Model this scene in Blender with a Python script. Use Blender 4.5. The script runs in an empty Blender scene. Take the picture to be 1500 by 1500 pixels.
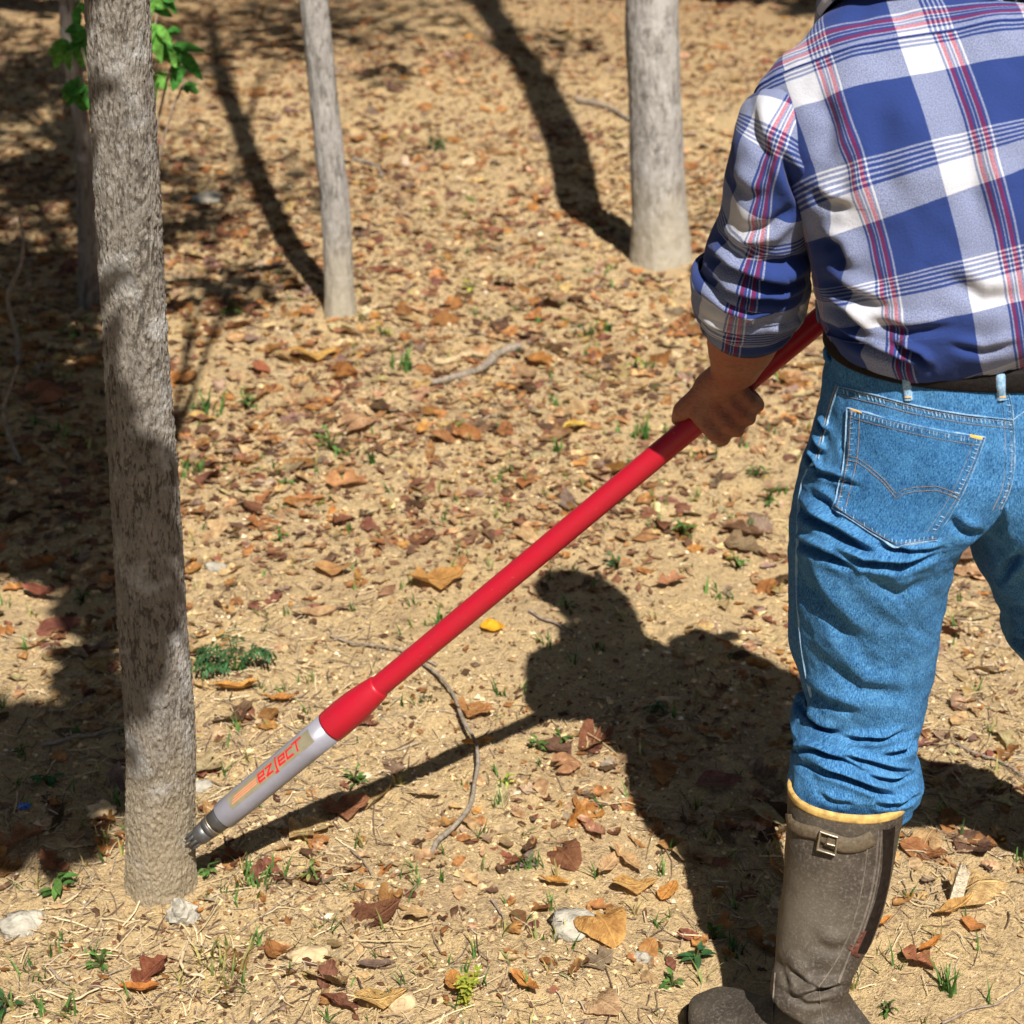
import bpy, bmesh, math, random
import numpy as np
from mathutils import Vector, Matrix
from mathutils.bvhtree import BVHTree

# ------------------------------------------------------------------ camera, sky, sun, exposure
SC = bpy.context.scene
COL = SC.collection
CAM_H, PITCH, FPX = 1.7, math.radians(25.9), 2600.0
cam_d = bpy.data.cameras.new('camera')
cam = bpy.data.objects.new('camera', cam_d); COL.objects.link(cam)
cam.location = (0, 0, CAM_H); cam.rotation_euler = (math.pi/2-PITCH, 0, 0)
cam_d.sensor_width = 36; cam_d.lens = 36*FPX/1500.0
cam_d.clip_start = .05; cam_d.clip_end = 500
cam_d.dof.use_dof = True; cam_d.dof.focus_distance = 2.35; cam_d.dof.aperture_fstop = 7.0
SC.camera = cam

SUN_AZ, SUN_EL = math.radians(15.5), math.radians(54.5)
SDIR = np.array([-math.sin(SUN_AZ), math.cos(SUN_AZ), -math.tan(SUN_EL)]); SDIR /= np.linalg.norm(SDIR)
world = bpy.data.worlds.new('World'); SC.world = world; world.use_nodes = True
wn = world.node_tree; wn.nodes.clear()
sky = wn.nodes.new('ShaderNodeTexSky'); sky.sky_type = 'NISHITA'; sky.sun_disc = False
sky.sun_elevation = SUN_EL; sky.sun_rotation = math.pi-SUN_AZ
bgn = wn.nodes.new('ShaderNodeBackground'); bgn.inputs[1].default_value = .05
wo = wn.nodes.new('ShaderNodeOutputWorld')
wn.links.new(sky.outputs[0], bgn.inputs[0]); wn.links.new(bgn.outputs[0], wo.inputs[0])
sun_d = bpy.data.lights.new('sun', 'SUN'); sun_d.energy = 5.0; sun_d.angle = math.radians(.53); sun_d.color = (1, .935, .83)
sun = bpy.data.objects.new('sun', sun_d); COL.objects.link(sun)
sun.rotation_euler = Vector(SDIR).to_track_quat('-Z', 'Y').to_euler(); sun.location = (2, -6, 9)
SC.view_settings.view_transform = 'Standard'; SC.view_settings.look = 'None'
SC.view_settings.exposure = 0.78; SC.view_settings.gamma = 1.0
SC.view_settings.use_curve_mapping = False

rng = np.random.default_rng(7)
random.seed(7)

# camera geometry, used to measure where things of the photograph stand
cR = np.array([1., 0, 0]); cD = np.array([0, math.cos(PITCH), -math.sin(PITCH)]); cU = np.array([0, math.sin(PITCH), math.cos(PITCH)])
cC = np.array([0, 0, CAM_H])
def ray(x, y): return cD+(x-750)/FPX*cR-(y-750)/FPX*cU
def G(x, y, z=0.):
    d = ray(x, y); return cC+d*((z-CAM_H)/d[2])
def P(x, y, Y):
    d = ray(x, y); return cC+d*(Y/d[1])
def proj(V):
    v = np.asarray(V)-cC; z = v@cD
    return 750+FPX*(v@cR)/z, 750-FPX*(v@cU)/z, z
def nrm(v):
    v = np.asarray(v, float); return v/np.maximum(np.linalg.norm(v, axis=-1, keepdims=True), 1e-12)

# ------------------------------------------------------------------ noise
def _hash(ix, iy, iz):
    h = (ix.astype(np.int64)*374761393+iy.astype(np.int64)*668265263+iz.astype(np.int64)*1274126177) & 0xffffffff
    h = ((h ^ (h >> 13))*1103515245) & 0xffffffff
    h = ((h ^ (h >> 16))*2654435761) & 0xffffffff
    return ((h ^ (h >> 15)) & 0xffffff)/float(0xffffff)
def vnoise(x, y, z=0.):
    x, y, z = np.broadcast_arrays(np.asarray(x, float), np.asarray(y, float), np.asarray(z, float))
    ix, iy, iz = np.floor(x), np.floor(y), np.floor(z)
    fx, fy, fz = x-ix, y-iy, z-iz
    fx = fx*fx*(3-2*fx); fy = fy*fy*(3-2*fy); fz = fz*fz*(3-2*fz)
    ix, iy, iz = ix.astype(np.int64), iy.astype(np.int64), iz.astype(np.int64)
    r = 0
    for dx in (0, 1):
        for dy in (0, 1):
            for dz in (0, 1):
                r = r+_hash(ix+dx, iy+dy, iz+dz)*(fx if dx else 1-fx)*(fy if dy else 1-fy)*(fz if dz else 1-fz)
    return r*2-1
def fbm(x, y, z=0., o=4, g=.5):
    r = 0; a = 1.; s = 1.
    for k in range(o):
        r = r+a*vnoise(np.asarray(x)*s+17.3*k, np.asarray(y)*s+5.1*k, np.asarray(z)*s+9.7*k); a *= g; s *= 2.03
    return r
def sstep(a, b, x):
    t = np.clip((np.asarray(x, float)-a)/(b-a), 0, 1); return t*t*(3-2*t)

# ------------------------------------------------------------------ objects
def link(name, me, mat=None, parent=None):
    o = bpy.data.objects.new(name, me); COL.objects.link(o)
    if mat is not None and me is not None:
        for m in (mat if isinstance(mat, (list, tuple)) else [mat]): me.materials.append(m)
    if parent is not None: o.parent = parent
    return o
def tag(o, label=None, cat=None, group=None, kind=None):
    if label: o['label'] = label
    if cat: o['category'] = cat
    if group: o['group'] = group
    if kind: o['kind'] = kind
    return o
def empty(name, loc, label=None, cat=None, group=None):
    o = bpy.data.objects.new(name, None); COL.objects.link(o); o.location = loc; o.empty_display_size = .05
    return tag(o, label, cat, group)
def put(o, parent):
    """parent o (built in world coordinates) under parent without moving it"""
    o.parent = parent; o.matrix_parent_inverse = Matrix.Translation(parent.location).inverted(); return o
def mesh_np(name, V, F, smooth=True, uv=None, col=None, flt=None, mi=None):
    """V (n,3); F (m,k) or list of such arrays; uv (n,2) per vertex; col (n,3); flt {name:(n,)}"""
    Fs = F if isinstance(F, list) else [F]
    Fs = [np.asarray(f, np.int32) for f in Fs if len(f)]
    me = bpy.data.meshes.new(name)
    V = np.asarray(V, np.float32)
    loops = np.concatenate([f.ravel() for f in Fs])
    cnt = np.concatenate([np.full(len(f), f.shape[1], np.int32) for f in Fs])
    st = np.concatenate([[0], np.cumsum(cnt)[:-1]]).astype(np.int32)
    me.vertices.add(len(V)); me.vertices.foreach_set('co', V.ravel())
    me.loops.add(len(loops)); me.loops.foreach_set('vertex_index', loops)
    me.polygons.add(len(cnt)); me.polygons.foreach_set('loop_start', st)
    me.polygons.foreach_set('use_smooth', np.full(len(cnt), smooth, bool))
    if mi is not None: me.polygons.foreach_set('material_index', np.asarray(mi, np.int32))
    if uv is not None:
        l = me.uv_layers.new(name='UVMap'); l.data.foreach_set('uv', np.asarray(uv, np.float32)[loops].ravel())
    if col is not None:
        a = me.color_attributes.new('Col', 'FLOAT_COLOR', 'POINT')
        a.data.foreach_set('color', np.concatenate([col, np.ones((len(V), 1))], 1).astype(np.float32).ravel())
    if flt:
        for k, v in flt.items():
            a = me.attributes.new(k, 'FLOAT', 'POINT'); a.data.foreach_set('value', np.asarray(v, np.float32).ravel())
    me.update(); me.validate(); return me
def grid_faces(nv, nu, closed=True, flip=False, off=0):
    j, i = np.meshgrid(np.arange(nv-1), np.arange(nu if closed else nu-1), indexing='ij')
    i2 = (i+1) % nu
    f = np.stack([j*nu+i, j*nu+i2, (j+1)*nu+i2, (j+1)*nu+i], -1).reshape(-1, 4)+off
    return f[:, ::-1] if flip else f
def grid_normals(V, closed=True):
    du = (np.roll(V, -1, 1)-np.roll(V, 1, 1)) if closed else np.gradient(V, axis=1)
    return nrm(np.cross(du, np.gradient(V, axis=0)))
def cr(keys, t):
    """smooth (Catmull-Rom style, non-uniform) interpolation of rows keys[:,0]=parameter"""
    keys = np.asarray(keys, float); x = keys[:, 0]; Y = keys[:, 1:]
    m = np.gradient(Y, x, axis=0)
    t = np.clip(t, x[0], x[-1]); i = np.clip(np.searchsorted(x, t, 'right')-1, 0, len(x)-2)
    h = (x[i+1]-x[i])[:, None]; s = ((t-x[i])/(x[i+1]-x[i]))[:, None]
    h00 = 2*s**3-3*s**2+1; h10 = s**3-2*s**2+s; h01 = -2*s**3+3*s**2; h11 = s**3-s**2
    return h00*Y[i]+h10*h*m[i]+h01*Y[i+1]+h11*h*m[i+1]
def tube(pts, rad, n=8, cap=True, ref=(0, 0, 1.)):
    """tube of round section along pts; returns V, [F4, F3], t along"""
    pts = np.asarray(pts, float); m = len(pts); rad = np.broadcast_to(np.asarray(rad, float), (m,))
    T = nrm(np.gradient(pts, axis=0))
    ref = np.asarray(ref, float)
    A = nrm(np.cross(T, np.where(np.abs(T@ref)[:, None] > .95, np.array([1., .2, 0]), ref)))
    for k in range(1, m):
        if A[k]@A[k-1] < 0: A[k] *= -1
    B = np.cross(T, A); th = np.arange(n)*2*np.pi/n
    V = pts[:, None]+rad[:, None, None]*(np.cos(th)[None, :, None]*A[:, None]+np.sin(th)[None, :, None]*B[:, None])
    V = V.reshape(-1, 3); F = [grid_faces(m, n)]
    if cap:
        V = np.concatenate([V, pts[:1]-T[:1]*rad[0]*.3, pts[-1:]+T[-1:]*rad[-1]*.3]); k = np.arange(n); k2 = (k+1) % n
        F.append(np.concatenate([np.stack([np.full(n, m*n), k2, k], 1), np.stack([np.full(n, m*n+1), (m-1)*n+k, (m-1)*n+k2], 1)]))
    return V, F
class MB:
    """collects pieces into one mesh"""
    def __init__(s): s.V = []; s.F4 = []; s.F3 = []; s.C = []; s.n = 0
    def add(s, V, Fs, col=None):
        V = np.asarray(V, float)
        for f in (Fs if isinstance(Fs, list) else [Fs]):
            f = np.asarray(f)
            if len(f): (s.F4 if f.shape[1] == 4 else s.F3).append(f+s.n)
        s.V.append(V); s.C.append(np.broadcast_to(np.asarray((1, 1, 1) if col is None else col, float), (len(V), 3))); s.n += len(V)
    def tube(s, pts, rad, n=8, col=None, **k):
        V, F = tube(pts, rad, n, **k); s.add(V, F, col)
    def mesh(s, name, smooth=True, color=False):
        F = []
        if s.F4: F.append(np.concatenate(s.F4))
        if s.F3: F.append(np.concatenate(s.F3))
        return mesh_np(name, np.concatenate(s.V), F, smooth, col=np.concatenate(s.C) if color else None)

# ------------------------------------------------------------------ materials
class NT:
    def __init__(s, name):
        s.m = bpy.data.materials.new(name); s.m.use_nodes = True; s.t = s.m.node_tree; s.t.nodes.clear()
        s.o = s.n('ShaderNodeOutputMaterial'); s.b = s.n('ShaderNodeBsdfPrincipled'); s.l(s.b.outputs[0], s.o.inputs[0])
    def n(s, ty, **k):
        x = s.t.nodes.new(ty)
        for a, v in k.items(): setattr(x, a, v)
        return x
    def l(s, a, b): s.t.links.new(a, b)
    def setv(s, sock, v):
        if hasattr(v, 'is_linked') or isinstance(v, bpy.types.NodeSocket): s.l(v, sock)
        else: sock.default_value = tuple(v)+(1,) if isinstance(v, (tuple, list)) and len(v) == 3 and sock.type == 'RGBA' else v
    def coord(s, kind='Object', scale=(1, 1, 1)):
        c = s.n('ShaderNodeTexCoord'); mp = s.n('ShaderNodeMapping'); s.l(c.outputs[kind], mp.inputs[0]); mp.inputs['Scale'].default_value = scale
        return mp.outputs[0]
    def noise(s, vec, scale, detail=4, rough=.55, out=0):
        x = s.n('ShaderNodeTexNoise'); s.l(vec, x.inputs['Vector']); x.inputs['Scale'].default_value = scale
        x.inputs['Detail'].default_value = detail; x.inputs['Roughness'].default_value = rough; return x.outputs[out]
    def ramp(s, fac, stops, interp='LINEAR'):
        x = s.n('ShaderNodeValToRGB'); x.color_ramp.interpolation = interp; e = x.color_ramp.elements
        while len(e) < len(stops): e.new(.5)
        for k, (p, c) in enumerate(stops):
            e[k].position = p; e[k].color = (c, c, c, 1) if not isinstance(c, (tuple, list)) else tuple(c)+(1,)
        s.l(fac, x.inputs[0]); return x.outputs[0]
    def mix(s, f, a, b, mode='MIX'):
        x = s.n('ShaderNodeMix', data_type='RGBA', blend_type=mode)
        s.setv(x.inputs[0], f); s.setv(x.inputs[6], a); s.setv(x.inputs[7], b); return x.outputs[2]
    def math(s, op, a, b=0., c=0.):
        x = s.n('ShaderNodeMath', operation=op); s.setv(x.inputs[0], a); s.setv(x.inputs[1], b); s.setv(x.inputs[2], c); return x.outputs[0]
    def bump(s, h, dist=.002, strength=1., nin=None):
        x = s.n('ShaderNodeBump'); s.l(h, x.inputs['Height']); x.inputs['Distance'].default_value = dist; x.inputs['Strength'].default_value = strength
        if nin is not None: s.l(nin, x.inputs['Normal'])
        s.l(x.outputs[0], s.b.inputs['Normal']); return x.outputs[0]
    def attr(s, name, out=0):
        x = s.n('ShaderNodeAttribute', attribute_name=name); return x.outputs[out]
    def done(s, base=None, rough=.8, spec=.3, metal=0.):
        if base is not None: s.setv(s.b.inputs['Base Color'], base)
        s.setv(s.b.inputs['Roughness'], rough); s.b.inputs['Specular IOR Level'].default_value = spec; s.b.inputs['Metallic'].default_value = metal
        return s.m
def plain(name, c, rough=.6, spec=.3, metal=0., var=.25, scale=60, bump=.0):
    k = NT(name); v = k.coord(); n = k.noise(v, scale, 5)
    b = k.mix(k.ramp(n, [(.3, 0.), (.7, 1.)]), tuple(x*(1-var) for x in c), tuple(min(1, x*(1+var)) for x in c))
    if bump: k.bump(k.noise(v, scale*3, 4), bump)
    return k.done(b, rough, spec, metal)

def mat_soil():
    k = NT('soil'); v = k.coord()
    big = k.noise(v, 1.1, 3); mid = k.noise(v, 9, 5, .6); fine = k.noise(v, 70, 5, .65); grit = k.noise(v, 260, 4, .7)
    c = k.mix(k.ramp(big, [(.35, 0.), (.65, 1.)]), (.66, .485, .265), (.58, .42, .245))
    c = k.mix(k.ramp(mid, [(.42, 0.), (.62, .75)]), c, (.73, .53, .27))
    c = k.mix(k.ramp(fine, [(.36, .75), (.48, 0.)]), c, (.30, .20, .12))
    c = k.mix(k.ramp(grit, [(.53, 0.), (.68, .8)]), c, (.74, .60, .38))
    c = k.mix(k.ramp(grit, [(.32, .9), (.43, 0.)]), c, (.20, .135, .08))
    dk = k.noise(v, 3.1, 4, .6)
    c = k.mix(k.ramp(dk, [(.55, 0.), (.74, .5)]), c, (.34, .23, .14))
    # far off, where single leaves cannot be told apart, the litter is part of the ground's colour
    ln_ = k.n('ShaderNodeVectorMath', operation='LENGTH'); k.l(v, ln_.inputs[0]); far = k.ramp(k.math('DIVIDE', ln_.outputs['Value'], 20.), [(.36, 0.), (.56, 1.)])
    lt = k.ramp(k.noise(v, 11, 6, .75), [(.3, (.11, .06, .035)), (.46, (.28, .16, .08)), (.58, (.38, .24, .12)), (.7, (.5, .37, .2))])
    c = k.mix(k.math('MULTIPLY', far, k.ramp(k.noise(v, .9, 3), [(.3, .55), (.6, 1.)])), c, lt)
    h = k.math('ADD', k.math('MULTIPLY', fine, 1.), k.math('MULTIPLY', grit, .6))
    k.bump(h, .018, 1.)
    return k.done(c, .95, .1)
def mat_bark(name, dark, light, lich, sc=1., base_tan=None):
    k = NT(name); v = k.coord('Object', (1, 1, .32)); w = k.coord('Object', (1, 1, 1))
    cav = k.attr('cav', 2)
    n1 = k.noise(v, 60*sc, 6, .65); n2 = k.noise(v, 240*sc, 5, .7); pl = k.noise(w, 16*sc, 5, .62); sp = k.noise(w, 330*sc, 3, .6)
    c = k.mix(k.ramp(n1, [(.3, 0.), (.68, 1.)]), tuple(x*.62 for x in light), light)
    c = k.mix(k.ramp(n2, [(.34, .55), (.46, 0.)]), c, dark)
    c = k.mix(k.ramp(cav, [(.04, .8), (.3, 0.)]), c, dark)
    c = k.mix(k.ramp(pl, [(.53, 0.), (.66, .8)]), c, lich)
    c = k.mix(k.ramp(sp, [(.62, 0.), (.72, .7)]), c, tuple(min(1, x*1.35) for x in light))
    if base_tan is not None:
        z = k.n('ShaderNodeSeparateXYZ'); k.l(k.coord('Object'), z.inputs[0])
        zz = k.math('ADD', z.outputs[2], k.math('MULTIPLY', pl, .3))
        c = k.mix(k.ramp(zz, [(.2, .75), (.48, 0.)]), c, base_tan)
    k.bump(k.math('ADD', n1, n2), .006, .8)
    return k.done(c, .92, .12)
def mat_leaf(name, src, trans=.35):
    k = NT(name); v = k.coord('Object')
    if src == 'object':
        oi = k.n('ShaderNodeObjectInfo'); base = oi.outputs['Color']
    else: base = k.attr('Col')
    loc = src == 'object'
    if loc:
        oi2 = k.n('ShaderNodeObjectInfo'); va = k.n('ShaderNodeVectorMath', operation='ADD'); k.l(v, va.inputs[0])
        cx_ = k.n('ShaderNodeCombineXYZ'); k.l(k.math('MULTIPLY', oi2.outputs['Random'], 60.), cx_.inputs[2]); k.l(cx_.outputs[0], va.inputs[1]); w = va.outputs[0]
    else: w = v
    n = k.noise(w, 3.2 if loc else 45, 5, .65); n2 = k.noise(w, 13 if loc else 160, 4, .6)
    c = k.mix(k.ramp(n, [(.34, .85), (.56, 0.)]), base, k.mix(1., base, (.46, .36, .32), 'MULTIPLY'))
    c = k.mix(k.ramp(n, [(.52, 0.), (.74, .7)]), c, k.mix(1., base, (1.45, 1.5, 1.5), 'MULTIPLY'))
    c = k.mix(k.ramp(n2, [(.55, 0.), (.72, .6)]), c, k.mix(1., base, (.45, .36, .34), 'MULTIPLY'))
    c = k.mix(k.ramp(n2, [(.3, .5), (.42, 0.)]), c, k.mix(1., base, (1.4, 1.4, 1.3), 'MULTIPLY'))
    h = n2
    if loc:
        sx = k.n('ShaderNodeSeparateXYZ'); k.l(v, sx.inputs[0]); ay = k.math('ABSOLUTE', sx.outputs[1])
        side = k.math('ABSOLUTE', k.math('SUBTRACT', k.math('FRACT', k.math('MULTIPLY', k.math('SUBTRACT', sx.outputs[0], k.math('MULTIPLY', ay, .9)), 8.)), .5))
        vein = k.math('MAXIMUM', k.ramp(ay, [(.0, 1.), (.022, 0.)]), k.math('MULTIPLY', k.ramp(side, [(.0, 1.), (.09, 0.)]), .55))
        c = k.mix(k.math('MULTIPLY', vein, .55), c, k.mix(1., base, (1.5, 1.45, 1.35), 'MULTIPLY')); h = k.math('ADD', n2, vein)
        k.bump(h, .06, .5)
    else: k.bump(h, .003, .6)
    k.done(c, .75, .15)
    tr = k.n('ShaderNodeBsdfTranslucent'); k.l(c, tr.inputs[0]); mx = k.n('ShaderNodeMixShader'); mx.inputs[0].default_value = trans
    k.l(k.b.outputs[0], mx.inputs[1]); k.l(tr.outputs[0], mx.inputs[2]); k.l(mx.outputs[0], k.o.inputs[0]); return k.m
def mat_attr(name, rough=.85):
    k = NT(name); n = k.noise(k.coord(), 220, 3)
    return k.done(k.mix(k.ramp(n, [(.3, .5), (.6, 0.)]), k.attr('Col'), k.mix(1., k.attr('Col'), (.55, .5, .45), 'MULTIPLY')), rough, .15)
def mat_denim(name, base, pale, amt=1.):
    k = NT(name); uv = k.n('ShaderNodeUVMap'); uv.uv_map = 'UVMap'
    def mp(sc):
        m = k.n('ShaderNodeMapping'); m.inputs['Scale'].default_value = sc; k.l(uv.outputs[0], m.inputs[0]); return m.outputs[0]
    st = k.noise(mp((1, .16, 1)), 900, 3, .6); gr = k.noise(mp((1, .6, 1)), 620, 3, .7); big = k.noise(mp((1, 1, 1)), 14, 4); md = k.noise(mp((1, .5, 1)), 70, 4)
    c = k.mix(k.ramp(st, [(.36, 0.), (.7, .72*amt)]), base, pale)
    c = k.mix(k.ramp(gr, [(.5, 0.), (.68, .7*amt)]), c, pale)
    c = k.mix(k.ramp(gr, [(.3, .6*amt), (.45, 0.)]), c, tuple(x*.45 for x in base))
    c = k.mix(k.ramp(big, [(.5, 0.), (.75, .3)]), c, pale)
    c = k.mix(k.ramp(md, [(.3, .35), (.5, 0.)]), c, tuple(x*.6 for x in base))
    k.bump(k.math('ADD', st, gr), .0012, .7)
    m = k.done(c, .9, .12); k.b.inputs['Sheen Weight'].default_value = .0; return m
NAVY, WHITE, CRIM = (.021, .041, .165), (.47, .485, .55), (.27, .007, .028)
def mat_plaid(name, swap=False, ou=0., ov=0., pu=.131, pv=.130):
    k = NT(name); uv = k.n('ShaderNodeUVMap'); uv.uv_map = 'UVMap'
    sx = k.n('ShaderNodeSeparateXYZ'); k.l(uv.outputs[0], sx.inputs[0])
    wob = k.n('ShaderNodeTexNoise'); k.l(uv.outputs[0], wob.inputs['Vector']); wob.inputs['Scale'].default_value = 7
    u, v = sx.outputs[0], sx.outputs[1]
    if swap: u, v = v, u
    wu = k.math('MULTIPLY', k.math('SUBTRACT', wob.outputs[0], .5), .006)
    fu = k.math('FRACT', k.math('DIVIDE', k.math('ADD', k.math('ADD', u, ou), wu), pu))
    fv = k.math('FRACT', k.math('DIVIDE', k.math('ADD', k.math('ADD', v, ov), wu), pv))
    W, N, C = [tuple(q**.5 for q in c_) for c_ in (WHITE, NAVY, CRIM)]
    warp = [(0, W), (.0021, N), (.0048, W), (.0062, C), (.0107, N), (.0128, W), (.0142, N), (.0165, W), (.0179, C), (.0224, N), (.0250, W), (.0270, N), (.097, W)]
    weft = [(0, N), (.0028, W), (.0050, N), (.0078, W), (.0100, N), (.0128, W), (.0150, N), (.0178, W), (.0200, N), (.0228, W), (.0246, N), (.097, W)]
    a = k.ramp(fu, [(p/pu, c) for p, c in warp], 'CONSTANT'); b = k.ramp(fv, [(p/pv, c) for p, c in weft], 'CONSTANT')
    n1 = k.noise(uv.outputs[0], 900, 2, .7); n2 = k.noise(uv.outputs[0], 300, 3, .6)
    f = k.ramp(n1, [(.34, .22), (.66, .78)])
    c = k.mix(f, a, b); c = k.mix(1., c, c, 'MULTIPLY')
    c = k.mix(k.ramp(n1, [(.3, .35), (.5, 0.)]), c, k.mix(1., c, (.6, .6, .68), 'MULTIPLY'))
    k.bump(k.math('ADD', n1, n2), .0011, .6)
    m = k.done(c, .95, .08); k.b.inputs['Sheen Weight'].default_value = .08; return m

M = {}
M['soil'] = mat_soil()
M['bark_near'] = mat_bark('bark_near', (.062, .052, .043), (.275, .25, .222), (.41, .405, .40), 1., (.36, .29, .19))
M['bark_pale'] = mat_bark('bark_pale', (.13, .12, .11), (.42, .40, .385), (.48, .47, .46), .8, (.42, .37, .28))
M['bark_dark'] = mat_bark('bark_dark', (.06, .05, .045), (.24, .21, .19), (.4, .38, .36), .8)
M['leaf_object'] = mat_leaf('leaf_object', 'object', .25)
M['leaf_attr'] = mat_leaf('leaf_attr', 'attr', .25)
M['green_leaf'] = mat_leaf('green_leaf', 'attr', .4)
M['bits'] = mat_attr('bits')
M['twig'] = plain('twig', (.24, .19, .15), .9, .1, var=.5, scale=120, bump=.002)
M['twig_grey'] = plain('twig_grey', (.22, .185, .15), .9, .1, var=.45, scale=110, bump=.002)
M['stone'] = plain('stone', (.34, .315, .265), .9, .15, var=.42, scale=45, bump=.004)
M['tan_stone'] = plain('tan_stone', (.5, .37, .22), .9, .15, var=.3, scale=45, bump=.004)
M['denim'] = mat_denim('denim', (.0045, .054, .19), (.115, .33, .59))
M['denim_pocket'] = mat_denim('denim_pocket', (.004, .047, .17), (.085, .27, .50))
M['denim_worn'] = mat_denim('denim_worn', (.11, .27, .46), (.42, .55, .70))
M['thread'] = plain('thread', (.36, .24, .14), .8, var=.4, scale=900)
M['thread_gold'] = plain('thread_gold', (.75, .38, .05), .8, var=.3, scale=900)
M['belt'] = plain('belt', (.008, .006, .006), .6, .12, var=.4, scale=200, bump=.001)
M['plaid'] = mat_plaid('plaid_flannel')
M['plaid_sleeve'] = mat_plaid('plaid_sleeve', False, .030, .02)
M['plaid_yoke'] = mat_plaid('plaid_yoke', True)
M['plaid_in'] = plain('plaid_inside', (.03, .05, .2), .95, .05, var=.4, scale=300)
def mat_skin():
    k = NT('skin'); v = k.coord(); a = k.noise(v, 22, 4); b = k.noise(v, 150, 5, .65); w = k.noise(k.coord('Object', (1, 1, 3.2)), 130, 4, .6)
    c = k.mix(k.ramp(a, [(.35, 0.), (.65, 1.)]), (.31, .135, .085), (.30, .095, .06)); c = k.mix(k.ramp(b, [(.36, .55), (.5, 0.)]), c, (.19, .075, .05)); c = k.mix(k.ramp(b, [(.6, 0.), (.72, .4)]), c, (.42, .21, .14))
    k.bump(k.math('ADD', b, w), .0022, .8); return k.done(c, .55, .3)
M['skin'] = mat_skin()
M['hair'] = plain('hair', (.06, .04, .03), .7, .3, var=.5, scale=300, bump=.003)
M['cap'] = plain('cap', (.05, .07, .12), .9, .1, var=.2, scale=400)
M['eye'] = plain('eye', (.6, .58, .55), .3, .5, var=.05)
def mat_red():
    k = NT('red_paint'); v = k.coord(); n = k.noise(v, 30, 5, .6); f = k.noise(v, 190, 4, .7); g = k.noise(k.coord('Object', (1, 1, 9)), 60, 3)
    c = k.mix(k.ramp(n, [(.4, 0.), (.7, .5)]), (.36, .006, .020), (.30, .007, .018))
    c = k.mix(k.ramp(f, [(.68, 0.), (.74, .5)]), c, (.55, .22, .16)); c = k.mix(k.ramp(g, [(.66, 0.), (.74, .3)]), c, (.22, .03, .03))
    k.bump(f, .0004, .4); return k.done(c, k.ramp(n, [(.3, .32), (.7, .5)]), .4)
M['red'] = mat_red()
M['grey_paint'] = plain('grey_paint', (.245, .245, .295), .4, .45, .15, var=.06, scale=60)
M['steel_dark'] = plain('steel_dark', (.13, .13, .135), .42, .5, .7, var=.2, scale=120)
M['steel'] = plain('steel', (.36, .31, .24), .45, .5, .9, var=.2, scale=150)
M['decal'] = plain('decal', (.28, .25, .165), .35, .5, .3, var=.12, scale=80)
M['decal_red'] = plain('decal_red', (.52, .012, .014), .45, .4, var=.05)
M['decal_orange'] = plain('decal_orange', (.72, .22, .09), .45, .4, var=.05)
M['trim'] = plain('yellow_trim', (.46, .30, .10), .7, .2, var=.35, scale=120, bump=.0006)
M['blue_plastic'] = plain('blue_plastic', (.02, .12, .5), .4, .5, var=.1)
def mat_boot():
    k = NT('boot_rubber'); v = k.coord()
    n = k.noise(v, 26, 5, .65); f = k.noise(v, 240, 4, .7); b = k.noise(v, 7, 3)
    c = k.mix(k.ramp(n, [(.3, 0.), (.7, 1.)]), (.022, .016, .012), (.066, .054, .043))
    c = k.mix(k.ramp(f, [(.50, 0.), (.70, .7)]), c, (.155, .135, .115))
    c = k.mix(k.ramp(f, [(.32, .7), (.44, 0.)]), c, (.06, .045, .035))
    c = k.mix(k.ramp(b, [(.5, 0.), (.72, .6)]), c, (.12, .10, .075))
    k.bump(k.math('ADD', f, n), .0016, .6)
    return k.done(c, .62, .3)
M['boot'] = mat_boot()
M['boot_seam'] = plain('boot_seam', (.12, .10, .085), .65, .25, var=.4, scale=160)
M['boot_dark'] = plain('boot_dark', (.014, .010, .008), .75, .06, var=.4, scale=120, bump=.001)
M['strap'] = plain('strap', (.095, .072, .047), .65, .25, var=.35, scale=200, bump=.001)
M['rust'] = plain('rust_patch', (.085, .03, .02), .8, .2, var=.5, scale=150)

# ------------------------------------------------------------------ ground
def gz(x, y):
    x = np.asarray(x, float); y = np.asarray(y, float)
    near = sstep(14, 4, y)
    h = .020*fbm(x*1.3, y*1.3, 3.3, 2)+.009*fbm(x*6, y*6, 1.1, 2)
    h = h+near*(.0062*fbm(x*23, y*23, 7.7, 2)+.0042*fbm(x*62, y*62, 2.2, 2))
    h = h+.9*fbm(x*.05, y*.05, 8.8, 2)*sstep(12, 45, np.hypot(x, y))
    return h
def axis(segs):
    r = [segs[0][0]]
    for a, b, s0, s1 in segs:
        x = a
        while x < b-1e-6:
            t = (x-a)/(b-a); x += s0+(s1-s0)*t; r.append(min(x, b))
    return np.unique(np.round(r, 5))
gx = axis([(-90, -8, 12, 2), (-8, -2.6, .5, .06), (-2.6, -.9, .05, .011), (-.9, 1.15, .0075, .0075), (1.15, 2.6, .011, .05), (2.6, 8, .06, .5), (8, 90, 2, 12)])
gy = axis([(-60, -4, 8, 1), (-4, 1.2, .5, .1), (1.2, 1.7, .06, .008), (1.7, 3.0, .0065, .009), (3.0, 5.5, .009, .022), (5.5, 11, .022, .07), (11, 20, .1, 1), (20, 140, 2, 14)])
XX, YY = np.meshgrid(gx, gy)
GV = np.stack([XX, YY, gz(XX, YY)], -1)
ground = link('ground', mesh_np('ground', GV.reshape(-1, 3), grid_faces(len(gy), len(gx), False)), M['soil'])
tag(ground, 'tan bare dirt forest floor strewn with dry leaves', None, None, 'structure')

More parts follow.
